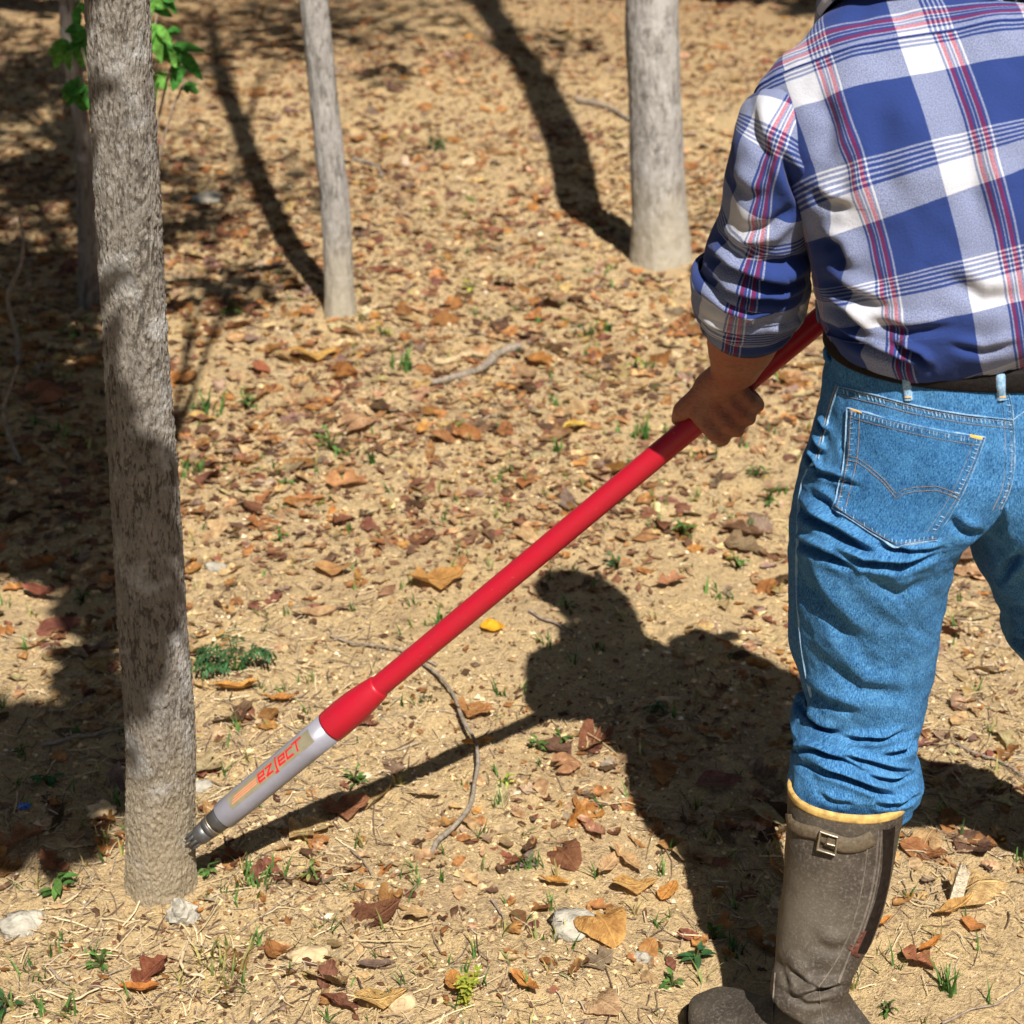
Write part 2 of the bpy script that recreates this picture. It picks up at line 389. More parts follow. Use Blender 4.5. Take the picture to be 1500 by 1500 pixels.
# ------------------------------------------------------------------ trees
def leaf_cloud(cl, size=.09, cols=((.05, .11, .02), (.09, .16, .03), (.16, .17, .03), (.22, .13, .03)), seed=1):
    """cl: list of (center, (rx,ry,rz), n). Each leaf is a folded four-point blade."""
    r = np.random.default_rng(seed); Vs = []; Cs = []
    for c, rad, n in cl:
        d = nrm(r.normal(size=(n, 3)))*(r.random((n, 1))**.45)
        p = np.asarray(c)+d*np.asarray(rad)
        ax = nrm(r.normal(size=(n, 3))+np.array([0, 0, -.3])); sd = nrm(np.cross(ax, nrm(r.normal(size=(n, 3))))); up = np.cross(sd, ax)
        L = size*(.6+.8*r.random((n, 1))); W = L*.36
        Vs.append(np.stack([p, p+ax*L*.5+sd*W+up*W*.35, p+ax*L, p+ax*L*.5-sd*W+up*W*.35], 1).reshape(-1, 3))
        k = r.integers(0, len(cols), n); cc = np.array(cols)[k]*(.7+.6*r.random((n, 1)))
        Cs.append(np.repeat(cc, 4, 0))
    V = np.concatenate(Vs); m = len(V)//4; b = np.arange(m)*4
    F = np.stack([np.stack([b, b+1, b+2], 1), np.stack([b, b+2, b+3], 1)], 1).reshape(-1, 3)
    return V, F, np.concatenate(Cs)

def trunk_mesh(keys, nu, rows, amp, fine, flare=.25, seed=0., furrow=1.):
    """keys rows: z, x, y, r"""
    z = rows; k = cr(keys, z); x, y, r = k[:, 0], k[:, 1], k[:, 2]
    th = np.arange(nu)*2*np.pi/nu
    z0 = keys[0][0]
    fl = 1+flare*np.exp(-np.maximum(z-z0, 0)/.05)[:, None]*(1+.35*np.cos(5*th+seed)+.2*np.cos(3*th+2*seed))[None]
    rr = r[:, None]*fl*(1+.035*fbm(np.cos(th)[None]*1.3+seed, np.sin(th)[None]*1.3, z[:, None]*4, 2))
    cx, cy = np.cos(th)[None]*r.mean()*1., np.sin(th)[None]*r.mean()
    zz = z[:, None]
    wob = .010*fbm(cx*25, cy*25, zz*9+seed, 2)
    rid = 1-np.abs(fbm((cx+wob)*120*furrow, (cy+wob)*120*furrow, zz*21*furrow+seed, 3, .55))*1.6
    pl = fbm(cx*60, cy*60, zz*40+seed, 2)
    fi = fbm(cx*330, cy*330, zz*170+seed, 2)
    cav = np.clip(.62-.55*rid+.25*pl+.22*fi, 0, 1)
    rr = rr+amp*(cav-.4)+fine*fi
    V = np.stack([x[:, None]+rr*np.cos(th), y[:, None]+rr*np.sin(th), np.broadcast_to(zz, rr.shape)], -1)
    return V.reshape(-1, 3), grid_faces(len(z), nu), cav.ravel()

def make_tree(name, label, keys, clusters, mat, nu=48, dz=(.02, .02), fine_to=1.4, amp=.003, fine=.0006, seed=1., leaf=.09, group=None, cols=None, flare=.25, furrow=1., limb_r=.4):
    keys = np.array(keys, float)
    b = keys[0]; root = empty(name, (b[1], b[2], gz(b[1], b[2])), label, 'tree', group)
    top = keys[-1][0]
    rows = np.concatenate([np.arange(b[0], fine_to, dz[0]), np.arange(fine_to, top, dz[1]), [top]])
    V, F, cav = trunk_mesh(keys, nu, rows, amp, fine, flare, seed, furrow)
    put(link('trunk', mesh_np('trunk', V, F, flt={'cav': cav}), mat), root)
    for k, cs in enumerate(clusters):
        zc = np.mean([c[0][2] for c in cs]); za = min(max(b[0]+.45*(zc-b[0]), 1.55), top-.1)
        za = min(za, zc-.05) if zc > 1.6 else za
        p0 = cr(keys, np.array([za]))[0]; r0 = p0[2]*limb_r
        mb = MB(); p0 = np.array([p0[0], p0[1], za])
        main = np.mean([c[0] for c in cs], 0)
        for c in cs:
            e = np.array(c[0], float); t = np.linspace(0, 1, 12)[:, None]
            mid = (p0*.5+main*.5)+np.array([0, 0, .12*np.linalg.norm(e-p0)])
            pts = (1-t)**2*p0+2*t*(1-t)*mid+t*t*e
            pts = pts+np.stack([.03*vnoise(t[:, 0]*5, seed*7+q, c[0][0]) for q in range(3)], 1)*np.minimum(1, t*4)
            mb.tube(pts, np.linspace(r0, .004, 12), 6)
        lo = link('limb', mb.mesh('limb'), mat); put(lo, root)
        V, F, C = leaf_cloud(cs, leaf, cols or ((.05, .11, .02), (.09, .16, .03), (.16, .17, .03), (.22, .13, .03)), int(seed*100+k))
        co = link('crown', mesh_np('crown', V, F, False, col=C), M['green_leaf']); co['kind'] = 'stuff'; put(co, root)
    return root

def shade(px, py, h, r=(.3, .3, .15), n=160):
    """leaf cluster at height h on the way of the sun to the ground seen at (px, py)"""
    g = G(px, py); c = g-SDIR*(h/-SDIR[2]); return (tuple(c), r, n)
def pxkeys(rows, Y, z_up):
    """trunk keys from the photograph: (px, py, width px) at distance Y, then upper (dz, x, y, r)"""
    K = []
    for x, y, w in rows:
        p = P(x, y, Y); d = proj(p)[2]; K.append((p[2], p[0], p[1], w/2/FPX*d))
    K[0] = (K[0][0], K[0][1], K[0][2], K[0][3]); K.insert(0, (K[0][0]-.06, K[0][1], K[0][2], K[0][3]))
    zt, xt, yt, rt = K[-1]
    for dz, dx, dy, r in z_up: K.append((zt+dz, xt+dx, yt+dy, rt*r))
    return K

T1 = pxkeys([(236, 1306, 100), (234, 1200, 99), (235, 1100, 99), (222, 900, 100), (211, 700, 97), (199, 500, 92), (188, 300, 94), (176, 100, 92), (171, 0, 93)], 2.20,
            [(.6, .03, .02, .95), (1.6, .0, .05, .85), (3.2, -.1, .1, .6), (4.6, -.15, .1, .3), (5.6, -.15, .1, .08)])
cl1 = [[shade(60, 690, 2.2, (.22, .2, .14), 330), shade(10, 620, 2.0, (.22, .25, .12), 330), shade(90, 590, 2.4, (.2, .2, .14), 300), shade(20, 790, 2.3, (.25, .16, .12), 300)],
       [shade(100, 760, 2.6, (.12, .14, .1), 100), shade(0, 530, 2.7, (.3, .2, .15), 170), shade(40, 1130, 2.1, (.13, .12, .08), 130), shade(110, 1090, 2.2, (.16, .11, .08), 150), shade(150, 700, 2.7, (.05, .12, .09), 70), shade(143, 790, 2.6, (.05, .12, .09), 80), shade(140, 880, 2.5, (.045, .12, .09), 80), shade(142, 960, 2.4, (.045, .1, .09), 80), shade(148, 1030, 2.3, (.05, .1, .09), 80), shade(60, 1195, 2.3, (.13, .1, .08), 130)],  # column of narrow clusters added to cast a dark band beside the trunk
       [shade(360, 420, 3.0, (.16, .25, .1), 110), shade(270, 330, 3.3, (.14, .3, .12), 100), shade(400, 60, 4.2, (.3, .5, .2), 160), shade(560, 110, 4.4, (.15, .25, .12), 70), shade(60, 440, 3.6, (.3, .3, .15), 330)],
       [((-.9, 2.0, 4.6), (.7, .7, .5), 500), ((-.3, 2.6, 5.2), (.7, .7, .5), 500), ((-.8, 2.6, 6.0), (.6, .6, .5), 400)]]
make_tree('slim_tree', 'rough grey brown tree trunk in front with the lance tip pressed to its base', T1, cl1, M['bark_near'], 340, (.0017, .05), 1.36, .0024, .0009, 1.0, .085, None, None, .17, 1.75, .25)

T2 = pxkeys([(499, 466, 46), (496, 400, 42), (491, 300, 42), (480, 200, 41), (470, 100, 41), (460, 0, 41)], 4.76,
            [(.5, .0, .0, 1.), (1.3, .02, .0, 1.1), (2.4, .06, .0, 1.15), (3.8, .10, .0, 1.1), (5.2, .2, .0, .8), (6.5, .3, .0, .08)])
cl2 = [[((-.8, 4.6, 5.2), (.6, .6, .5), 420), ((.3, 5.2, 5.8), (.6, .7, .5), 420), ((-.2, 4.8, 6.6), (.6, .6, .5), 420)]]
make_tree('slim_tree', 'thin pale grey tree trunk standing between the front trunk and the thick pale trunk', T2, cl2, M['bark_pale'], 64, (.012, .06), 1.1, .003, .0006, 2.3, .09, None, None, .3, .7)

T3 = pxkeys([(970, 387, 90), (966, 300, 80), (961, 200, 77), (957, 100, 76), (955, 0, 76)], 5.26,
            [(.4, .05, .0, 1.03), (.9, .14, .0, 1.06), (1.8, .27, .0, 1.1), (3.2, .44, .0, 1.1), (5., .62, .0, 1.05), (7.2, .82, .0, .8), (8.6, .95, .0, .08)])
cl3 = [[((.6, 5.0, 7.6), (.8, .8, .6), 450), ((1.7, 5.8, 8.0), (.8, .8, .6), 450), ((1.2, 5.2, 9.), (.8, .8, .6), 450)],
       [shade(790, 55, 4.5, (.3, .5, .15), 60), shade(830, 65, 4.4, (.2, .4, .15), 40)]]
make_tree('slim_tree', 'thick pale smooth tree trunk right of the middle with a dark shadow behind it', T3, cl3, M['bark_pale'], 110, (.008, .08), 1.0, .0028, .0006, 3.1, .09, None, None, .14, .6, .3)

T4 = pxkeys([(130, 447, 30), (130, 380, 30), (126, 300, 27), (121, 200, 23), (110, 120, 24), (103, 60, 27), (102, 0, 30)], 4.86,
            [(.5, .0, .0, 1.6), (1.5, .02, .0, 2.0), (3., .06, .0, 1.9), (5.5, .1, .0, .1)])  # unseen upper trunk thickened to cast a broader shadow
cl4 = [[((-1.7, 4.6, 4.4), (.6, .7, .5), 420), ((-1.0, 5.2, 4.9), (.6, .6, .5), 420), ((-1.9, 5.4, 5.2), (.6, .6, .5), 420)]]
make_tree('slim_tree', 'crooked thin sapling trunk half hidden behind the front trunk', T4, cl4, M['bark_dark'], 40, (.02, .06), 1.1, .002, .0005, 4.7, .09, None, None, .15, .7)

# a larger tree behind the camera whose limbs shade the left of the scene and the front trunk
cl5 = [[((-.262, 1.15, 2.14), (.045, .10, .11), 60), ((-.272, 1.15, 1.98), (.045, .10, .08), 34)],
       [shade(20, 1060, 3.2, (.14, .14, .1), 100), shade(30, 400, 4.2, (.35, .4, .2), 700), shade(30, 130, 5.2, (.25, .8, .3), 900), shade(70, 260, 4.6, (.22, .4, .2), 600), shade(20, 500, 3.9, (.3, .2, .2), 300), shade(80, 640, 3.4, (.16, .16, .12), 260), shade(30, 760, 3.2, (.2, .14, .1), 240)],
       [((-2.3, -1.4, 5.0), (.9, .9, .6), 500), ((-2.9, -.6, 5.6), (.9, .9, .6), 500), ((-1.9, -1.6, 6.3), (.8, .8, .6), 500)]]
make_tree('broadleaf_tree', 'broadleaf tree outside the picture whose limbs shade the front trunk', [(-.1, -2.1, -1., .16), (1., -2.08, -1., .14), (3., -2.1, -.95, .12), (5., -2.2, -1., .07), (6.6, -2.2, -1., .02)], cl5, M['bark_dark'], 40, (.05, .1), 1.4, .006, .001, 5.5, .085, None, None, .3, .6)

# the wood around, beyond the picture's edges
wood = [(-3.6, 3.2), (-4.6, 6.5), (3.8, 4.4), (4.4, 7.6), (-2.2, 12.5), (1.1, 12.2), (3.9, 13.), (-5.5, 11.), (-.6, 15.5), (6.8, 11.), (2.6, 17.), (-4., 17.), (6.2, 3.), (-6.4, 1.5), (8.8, 16.), (-8.5, 15.),
        (-3.4, -.6), (-4.6, -3.), (5.6, 1.), (6.4, -2.2), (1.2, -9.5), (-2.5, -8.), (4.6, -8.5), (8., 6.5), (-7.5, 6.), (-2.8, 8.6), (2.9, 9.8), (9., -5.), (-7., -6.)]
for i, (x, y) in enumerate(wood):
    r_ = np.random.default_rng(40+i); h = 7+3*r_.random(); rr = .07+.07*r_.random(); z0 = float(gz(x, y)); lx, ly = r_.normal(0, .25, 2)
    K = [(z0-.06, x, y, rr), (z0, x, y, rr), (z0+h*.4, x+lx*.5, y+ly*.5, rr*.8), (z0+h, x+lx, y+ly, rr*.15)]
    cs = [[((x+lx+r_.normal(0, .8), y+ly+r_.normal(0, .8), z0+h*(.42+.58*q/6)), (1.2, 1.2, .85), 420) for q in range(7)]]
    def blocks(c):      # would this part of the crown shade the sunny ground in view?
        g = np.array(c)+SDIR*(c[2]/-SDIR[2]); return 1.2 < g[1] < 7.6 and abs(g[0]-.12*g[1]) < .34*g[1]+1.3
    cs = [[c for c in cs[0] if not blocks(c[0])]]
    if not cs[0]: cs = [[((x+lx, y+ly, z0+h), (.3, .3, .3), 20)]]
    make_tree('woodland_tree', 'slender tree of the wood around the clearing', K, cs, M['bark_dark'] if i % 2 else M['bark_pale'], 20, (.2, .3), 1.4, .004, .0, 6+i*.7, .30, 'trees of the wood around the clearing', None, .2, .4)

# leafy sapling behind the front trunk
def broad_leaf(base, tip, width, up, n=7, fold=.25):
    base, tip, up = (np.asarray(v, float) for v in (base, tip, up)); ax = tip-base; L = np.linalg.norm(ax); ax = ax/L
    sd = nrm(np.cross(ax, up)); upn = np.cross(sd, ax); t = np.linspace(0, 1, n)
    w = width*np.sin(np.pi*t**.8)**.85; z = -.22*L*t**2+.0*t
    c = base+ax*(t*L)[:, None]+upn*z[:, None]
    V = np.stack([c-sd*w[:, None]+upn*(w*fold)[:, None], c, c+sd*w[:, None]+upn*(w*fold)[:, None]], 1)
    return V.reshape(-1, 3), grid_faces(n, 3, False)
sb = P(190, 330, 4.3); sb = np.array([sb[0], sb[1], 0]); sb[2] = gz(sb[0], sb[1])
sap = empty('leafy_sapling', tuple(sb), 'bright green broad leaved sapling growing behind the front trunk', 'sapling')
st = MB(); joints = []
for px, py, Yv in ((120, 70, 4.2), (258, 75, 4.35), (230, 20, 4.3), (128, 130, 4.25), (270, 120, 4.3)):
    e = P(px, py, Yv); t = np.linspace(0, 1, 9)[:, None]; mid = sb*.5+e*.5+np.array([(sb[0]-e[0])*.3, 0, .15])
    st.tube((1-t)**2*sb+2*t*(1-t)*mid+t*t*e, np.linspace(.006, .0025, 9), 6); joints.append(e)
put(link('stem', st.mesh('stem'), M['twig']), sap)
lf = [((100, 62), (74, 92), 22), (((122, 40)), (104, 68), 24), ((124, 58), (100, 84), 20), ((118, 70), (124, 98), 20), ((118, 120), (102, 160), 22), ((126, 128), (116, 176), 24), ((105, 135), (98, 150), 14),
      ((225, 10), (252, -6), 22), ((238, 0), (262, 12), 16), ((228, 36), (232, 80), 20), ((244, 46), (262, 52), 14), ((252, 66), (297, 106), 20), ((246, 72), (240, 100), 24), ((226, 60), (236, 92), 26),
      ((270, 124), (292, 140), 13), ((226, 110), (246, 134), 18), ((262, 96), (256, 120), 18), ((116, 4), (112, 40), 18), ((226, -2), (216, 18), 16)]
for i, (a, b, w) in enumerate(lf):
    Yv = 4.2+.25*random.random()
    A, B = P(a[0], a[1], Yv), P(b[0], b[1], Yv-.05+.1*random.random())
    g = (.06, .22, .04) if i % 3 else (.13, .33, .06)
    ax_ = B-A; La = np.linalg.norm(ax_); sd_ = nrm(np.cross(ax_, [0, -1., .3]))
    for a0, tip_, ww in ((A+ax_*.15, B, .50), (A, A+ax_*.62+sd_*La*.50, .36), (A, A+ax_*.58-sd_*La*.52, .36), (A-ax_*.05, A+ax_*.15+sd_*La*.42, .26)):
        V, F = broad_leaf(a0, tip_+np.array([0, random.uniform(-.04, .04), random.uniform(-.015, .01)]), w/FPX*4.4*ww, (random.uniform(-.4, .4), -.75, .7), 9)
        put(link('leaf', mesh_np('leaf', V, F, True, col=np.array(g)*(.7+.6*np.random.default_rng(i).random((len(V), 1)))), M['green_leaf']), sap)


# ------------------------------------------------------------------ the man
person = empty('person', (.5, 1.9, 0), 'man seen from behind in blue plaid shirt, jeans and boots gripping the red lance', 'person')

def crease_disp(V, N, cre):
    """fold valleys measured in the photograph: (points px, width px, depth m, bulge m above the fold)"""
    px, py, _ = proj(V); q = np.stack([px, py], -1)
    face = sstep(.02, .3, np.einsum('ij,ij->i', N, nrm(cC-V)))
    D = np.zeros(len(V))
    for pts, w, dep, bul in cre:
        p = np.asarray(pts, float); seg = np.linalg.norm(np.diff(p, axis=0), axis=1); L = seg.sum(); acc = 0
        best = np.full(len(V), 1e9); sgn = np.zeros(len(V)); along = np.zeros(len(V))
        for k in range(len(seg)):
            a, b = p[k], p[k+1]; d = (b-a)/seg[k]; r = q-a; t = np.clip(r@d, 0, seg[k]); e = r-t[:, None]*d
            dist = np.linalg.norm(e, axis=1); s = r[:, 0]*d[1]-r[:, 1]*d[0]   # >0: above in the picture
            m = dist < best; best[m] = dist[m]; sgn[m] = np.sign(s[m]); along[m] = (acc+t[m])/L; acc += seg[k]
        tp = np.clip(np.minimum(along, 1-along)*3.2+.12, 0, 1)
        sd = best*sgn
        D += 1.6*face*tp*(-dep*np.exp(-(best/w)**2)+bul*np.exp(-((sd-1.7*w)/(1.35*w))**2)+.35*bul*np.exp(-((sd+1.9*w)/(1.5*w))**2))
    return D
def ring_se(n, e=2.):
    th = np.arange(n)*2*np.pi/n; c, s = np.cos(th), np.sin(th)
    return np.sign(c)*np.abs(c)**(2/e), np.sign(s)*np.abs(s)**(2/e)
def grid_uv(V, i0):
    """metres: u around from column i0, v along"""
    seg = np.linalg.norm(np.roll(V, -1, 1)-V, axis=2); cum = np.concatenate([np.zeros((len(V), 1)), np.cumsum(seg, 1)[:, :-1]], 1); tot = seg.sum(1, keepdims=True)
    u = cum-cum[:, i0:i0+1]; u = (u+tot/2) % tot-tot/2
    v = np.concatenate([[0], np.cumsum(np.linalg.norm(np.diff(V[:, i0], axis=0), axis=1))])
    return np.stack([u, np.broadcast_to(v[:, None], u.shape)], -1).reshape(-1, 2)
def close_grid(nv, nu, first=True, last=True):
    return []

# ---- jeans -------------------------------------------------------
Lt = np.array([(480, 1216), (540, 1211), (560, 1208), (600, 1203), (640, 1193), (670, 1185), (700, 1172), (740, 1164), (790, 1160), (850, 1157), (900, 1157), (950, 1161), (1000, 1173), (1032, 1184), (1046, 1166), (1065, 1159), (1085, 1162), (1096, 1168), (1112, 1160), (1150, 1157), (1180, 1160), (1200, 1172), (1260, 1178)], float)
Rt = np.array([(700, 1420), (780, 1398), (800, 1393), (850, 1383), (900, 1376), (950, 1369), (1000, 1357), (1040, 1347), (1070, 1342), (1092, 1337), (1115, 1345), (1145, 1353), (1165, 1350), (1185, 1336), (1205, 1312), (1260, 1300)], float)
def Yc(z): return np.interp(z, [.3, .36, .5, .72, .85, 1.0], [1.875, 1.878, 1.93, 1.935, 1.94, 1.95])
def Bc(z): return np.interp(z, [.3, .372, .41, .5, .6, .70, .76, .86, .92, 1.0], [.040, .046, .072, .085, .098, .122, .138, .145, .136, .125])
XC = .560
def edge_x(z, tab):
    Y = Yc(z); py = proj(np.stack([z*0+.4, Y, z], -1))[1]; px = np.interp(py, tab[:, 0], tab[:, 1])
    d = Y*cD[1]+(z-CAM_H)*cD[2]; return (px-750)/FPX*d
NU, ROWS = 420, 560
def resample(p, n):
    s = np.linalg.norm(np.roll(p, -1, 0)-p, axis=1); c = np.concatenate([[0], np.cumsum(s)]); pp = np.concatenate([p, p[:1]])
    t = np.linspace(0, c[-1], n, endpoint=False); return np.stack([np.interp(t, c, pp[:, k]) for k in range(2)], 1)
TH = np.arange(720)*2*np.pi/720+np.pi/2          # starts at the back (towards -Y)
def leg_ring(z, side, xe_out, xe_in, yc, b, s, xc):
    """pelvis half (D) morphing into the round thigh; local (outward, -Y)"""
    ap = abs(xc-xe_out)
    e = 2.25
    c, q = np.cos(TH), np.sin(TH); ex = np.sign(c)*np.abs(c)**(2/e); ey = np.sign(q)*np.abs(q)**(2/e)
    D = np.stack([np.maximum(ap*ex, -.004), b*ey], 1)
    ox = (xe_out+xe_in)/2; a = abs(xe_in-xe_out)/2
    R = np.stack([abs(ox-xc)*np.sign(1)+a*ex, b*ey], 1)
    k0 = np.argmax(D[:, 0]); 
    rD = resample(np.roll(D, -k0, 0), NU); rR = resample(np.roll(R, -np.argmax(R[:, 0]), 0), NU)
    r = rD*(1-s)+rR*s
    return np.stack([xc+side*r[:, 0], yc-r[:, 1], np.full(NU, z)], 1)
zs = np.linspace(.985, .325, ROWS)
xl = edge_x(zs, Lt); xr = edge_x(zs, Rt); yc = Yc(zs); bb = Bc(zs)
sm = sstep(.86, .725, zs)
LV = np.stack([leg_ring(zs[i], -1, xl[i], xr[i], yc[i], bb[i], sm[i], XC) for i in range(ROWS)])
# waistband dips at the back
def dip(V, amt=.003):
    w = sstep(.80, .97, V[..., 2]); V[..., 2] -= amt*w*np.clip((1.95-V[..., 1])/.12, -1, 1); return V
LV = dip(LV)
jean_cre = [
 ([(1164, 738), (1187, 757), (1233, 783), (1280, 815)], 8, .0085, .0085), ([(1164, 792), (1207, 810), (1250, 832)], 7, .0085, .007),
 ([(1225, 806), (1267, 825), (1317, 827), (1378, 811)], 6, .008, .008), ([(1290, 799), (1333, 808), (1382, 803)], 5, .006, .006),
 ([(1188, 690), (1227, 700), (1262, 713)], 5, .0045, .004), ([(1186, 636), (1204, 666)], 5, .005, .005), ([(1180, 660), (1201, 692)], 5, .006, .005), ([(1196, 612), (1212, 636)], 4, .004, .004),
 ([(1170, 842), (1207, 887), (1255, 945)], 14, .006, .004), ([(1173, 1032), (1200, 1062), (1230, 1075)], 6, .007, .006), ([(1238, 1082), (1287, 1083), (1322, 1071)], 4.5, .006, .006),
 ([(1158, 1098), (1190, 1099), (1233, 1113), (1256, 1123)], 4.5, .008, .007), ([(1225, 1104), (1283, 1120), (1336, 1133)], 4.5, .007, .006), ([(1180, 1119), (1233, 1137), (1277, 1154), (1310, 1168)], 5.5, .009, .008),
 ([(1270, 1137), (1307, 1144), (1336, 1136)], 4, .006, .005), ([(1283, 1179), (1317, 1178), (1346, 1166)], 4, .006, .006), ([(1295, 1109), (1327, 1097), (1342, 1079)], 5, .006, .005),
 ([(1200, 1165), (1220, 1175), (1250, 1180)], 5, .003, .003), ([(1235, 640), (1238, 672)], 5, .002, .001), ([(1270, 850), (1320, 868), (1365, 850)], 12, .003, .003), ([(1200, 960), (1260, 1010), (1330, 1020)], 14, .004, .003),
 ([(1185, 720), (1215, 738), (1235, 770)], 7, .004, .003), ([(1390, 760), (1410, 778), (1440, 785)], 9, .005, .003), ([(1168, 1000), (1210, 1030), (1260, 1045)], 9, .004, .004)]
def fold_leg(V, cre, seed):
    cre = [(p_, w_*.82, d_*1.05, b_) for p_, w_, d_, b_ in cre]
    N = grid_normals(V); 
    if np.einsum('ijk,ijk->ij', N, V-V.mean(1, keepdims=True)).mean() < 0: N = -N
    f = V.reshape(-1, 3); n = N.reshape(-1, 3)
    d = crease_disp(f, n, cre) if cre else 0
    low = sstep(.80, .74, f[:, 2])
    x, y, z = f.T
    d = d+.0022*fbm(x*14+seed, y*14, z*20+.9*x*20, 3)*(.5+low)
    d = d+.0012*fbm(x*60+seed, y*60, z*38, 2)
    return (f+n*d[:, None]).reshape(V.shape)
LVf = fold_leg(LV, jean_cre, 0.)
# right leg: a stride to the right and away
rk = np.array([ # z, x_left, x_right, yc, b
 (.325, .775, .905, 2.16, .068), (.36, .765, .905, 2.155, .075), (.42, .735, .89, 2.14, .085), (.455, .700, .875, 2.12, .095), (.485, .676, .865, 2.10, .100), (.52, .662, .86, 2.08, .104), (.585, .630, .845, 2.045, .112), (.66, .592, .82, 2.00, .125), (.72, .566, .80, 1.96, .135), (.80, .52, .78, 1.945, .143), (.86, .5, .775, 1.94, .145), (1.0, .5, .76, 1.95, .125)])
q = cr(rk, zs[::-1])[::-1]
outR = 2*XC-xl; outR = outR*(1-sm)+q[:, 1]*sm
RV = np.stack([leg_ring(zs[i], 1, outR[i], q[i, 0], yc[i]*(1-sm[i])+q[i, 2]*sm[i], bb[i]*(1-sm[i])+q[i, 3]*sm[i], sm[i], XC) for i in range(ROWS)])
RV = dip(RV)
right_cre = [([(1478, 722), (1440, 760), (1408, 775)], 8, .004, .004), ([(1500, 812), (1478, 828), (1468, 850)], 8, .007, .006), ([(1440, 850), (1480, 890), (1520, 900)], 9, .005, .004), ([(1470, 925), (1500, 938), (1540, 930)], 8, .008, .008), ([(1490, 962), (1530, 965), (1580, 950)], 7, .008, .008)]
RVf = fold_leg(RV, right_cre, 5.)
nL = NU*ROWS
uvL = grid_uv(LV, NU//4); uvR = grid_uv(RV, NU//4)
jeans = link('jeans', mesh_np('jeans', np.concatenate([LVf.reshape(-1, 3), RVf.reshape(-1, 3)]), np.concatenate([grid_faces(ROWS, NU), grid_faces(ROWS, NU, flip=True, off=nL)]), True, uv=np.concatenate([uvL, uvR])), M['denim'])
put(jeans, person)
def bvh_of(*vf):
    V = np.concatenate([v.reshape(-1, 3) for v, _ in vf]); o = 0; F = []
    for v, f in vf: F.append(np.asarray(f)+o); o += len(v.reshape(-1, 3))
    return BVHTree.FromPolygons([Vector(p) for p in V], [tuple(int(i) for i in g) for g in np.concatenate(F)])
bvJ = bvh_of((LVf[:, ::2][::2], grid_faces(ROWS//2, NU//2)), (RVf[:, ::2][::2], grid_faces(ROWS//2, NU//2)))
def hit(bv, x, y, last=None):
    d = ray(x, y); d = d/np.linalg.norm(d)
    h = bv.ray_cast(Vector(cC), Vector(d))
    if h[0] is None:
        if last is None: return None
        return last
    n = np.array(h[1]); p = np.array(h[0])
    if n@(cC-p) < 0: n = -n
    return p, n
def dense(pts, step=3.):
    pts = np.asarray(pts, float); out = [pts[:1]]
    for a, b in zip(pts[:-1], pts[1:]):
        m = max(1, int(np.linalg.norm(b-a)/step)); out.append(a+(b-a)*(np.arange(1, m+1)/m)[:, None])
    return np.concatenate(out)
def smooth_px(pts, n=40):
    p = np.asarray(pts, float); s = np.concatenate([[0], np.cumsum(np.linalg.norm(np.diff(p, axis=0), axis=1))])
    if len(p) == 2: return dense(p)
    return cr(np.column_stack([s, p]), np.linspace(0, s[-1], n))
def ribbon(bv, pts, width, lift=.001, thick=.0012, cross=5, jitter=0., seed=0, dash=None, nsm=3):
    """a strip lying on a surface along a measured line: rounded section of the given width"""
    H = []; last = None
    for x, y in pts:
        last = hit(bv, x, y, last)
        if last is not None: H.append(last)
    p = np.array([h[0] for h in H]); n = np.array([h[1] for h in H])
    for _ in range(nsm):
        p[1:-1] = (p[:-2]+2*p[1:-1]+p[2:])/4; n[1:-1] = (n[:-2]+2*n[1:-1]+n[2:])/4
    n = nrm(n); T = nrm(np.gradient(p, axis=0)); S = nrm(np.cross(T, n))
    a = np.linspace(-1, 1, cross)
    wv = width*(1+jitter*fbm(np.arange(len(p))*.35+seed, 0, 0, 2))
    V = p[:, None]+S[:, None]*(a[None, :, None]*.5*np.broadcast_to(wv, (len(p),))[:, None, None])+n[:, None]*(lift+thick*(1-np.abs(a)**3)-.0025*(np.abs(a) > .99))[None, :, None]
    F = grid_faces(len(p), cross, False)
    if dash:
        k = (np.arange(len(p)-1)//dash[0]) % (dash[1]) == 0; F = F.reshape(len(p)-1, cross-1, 4)[k].reshape(-1, 4)
    return V.reshape(-1, 3), F
def strips(name, mat, parent, items, uvscale=True):
    mb = MB()
    for it in items: mb.add(*it)
    V = np.concatenate(mb.V)
    me = mesh_np(name, V, np.concatenate(mb.F4), True, uv=np.stack([V[:, 0]*1.+V[:, 1]*.3, V[:, 2]], 1))
    o = link(name, me, mat); put(o, person) if parent is None else put_sub(o, parent); return o
def put_sub(o, par):
    o.parent = par; o.matrix_parent_inverse = (par.matrix_parent_inverse.copy() if False else Matrix.Translation((0, 0, 0))); return o
# parts keep world coordinates: person sits at (.5,1.9,0) and its parts cancel that, so sub-parts need no further shift
L_ = lambda *p: smooth_px(p)
side_seam = [(1229, 566), (1220, 593), (1204, 652), (1199, 673)]
side_low = [(1199, 673), (1186, 680), (1178, 697), (1172, 722), (1168, 790), (1167, 850), (1170, 905), (1174, 945), (1180, 985), (1188, 1022)]
yoke_l = [(1229, 566), (1281, 578), (1337, 593), (1407, 606), (1484, 615)]
yoke_r = [(1484, 615), (1500, 603), (1560, 585)]
cb = [(1474, 566), (1481, 589), (1485, 631), (1478, 722), (1467, 745)]
pk_out = [(1243, 597), (1300, 612), (1370, 628), (1443, 640)]
sea = []
sea.append(ribbon(bvJ, L_(*yoke_l), .0017, .0006, .0012, jitter=.5)); sea.append(ribbon(bvJ, L_(*yoke_r), .0016, .0006, .0012, jitter=.5, seed=2))
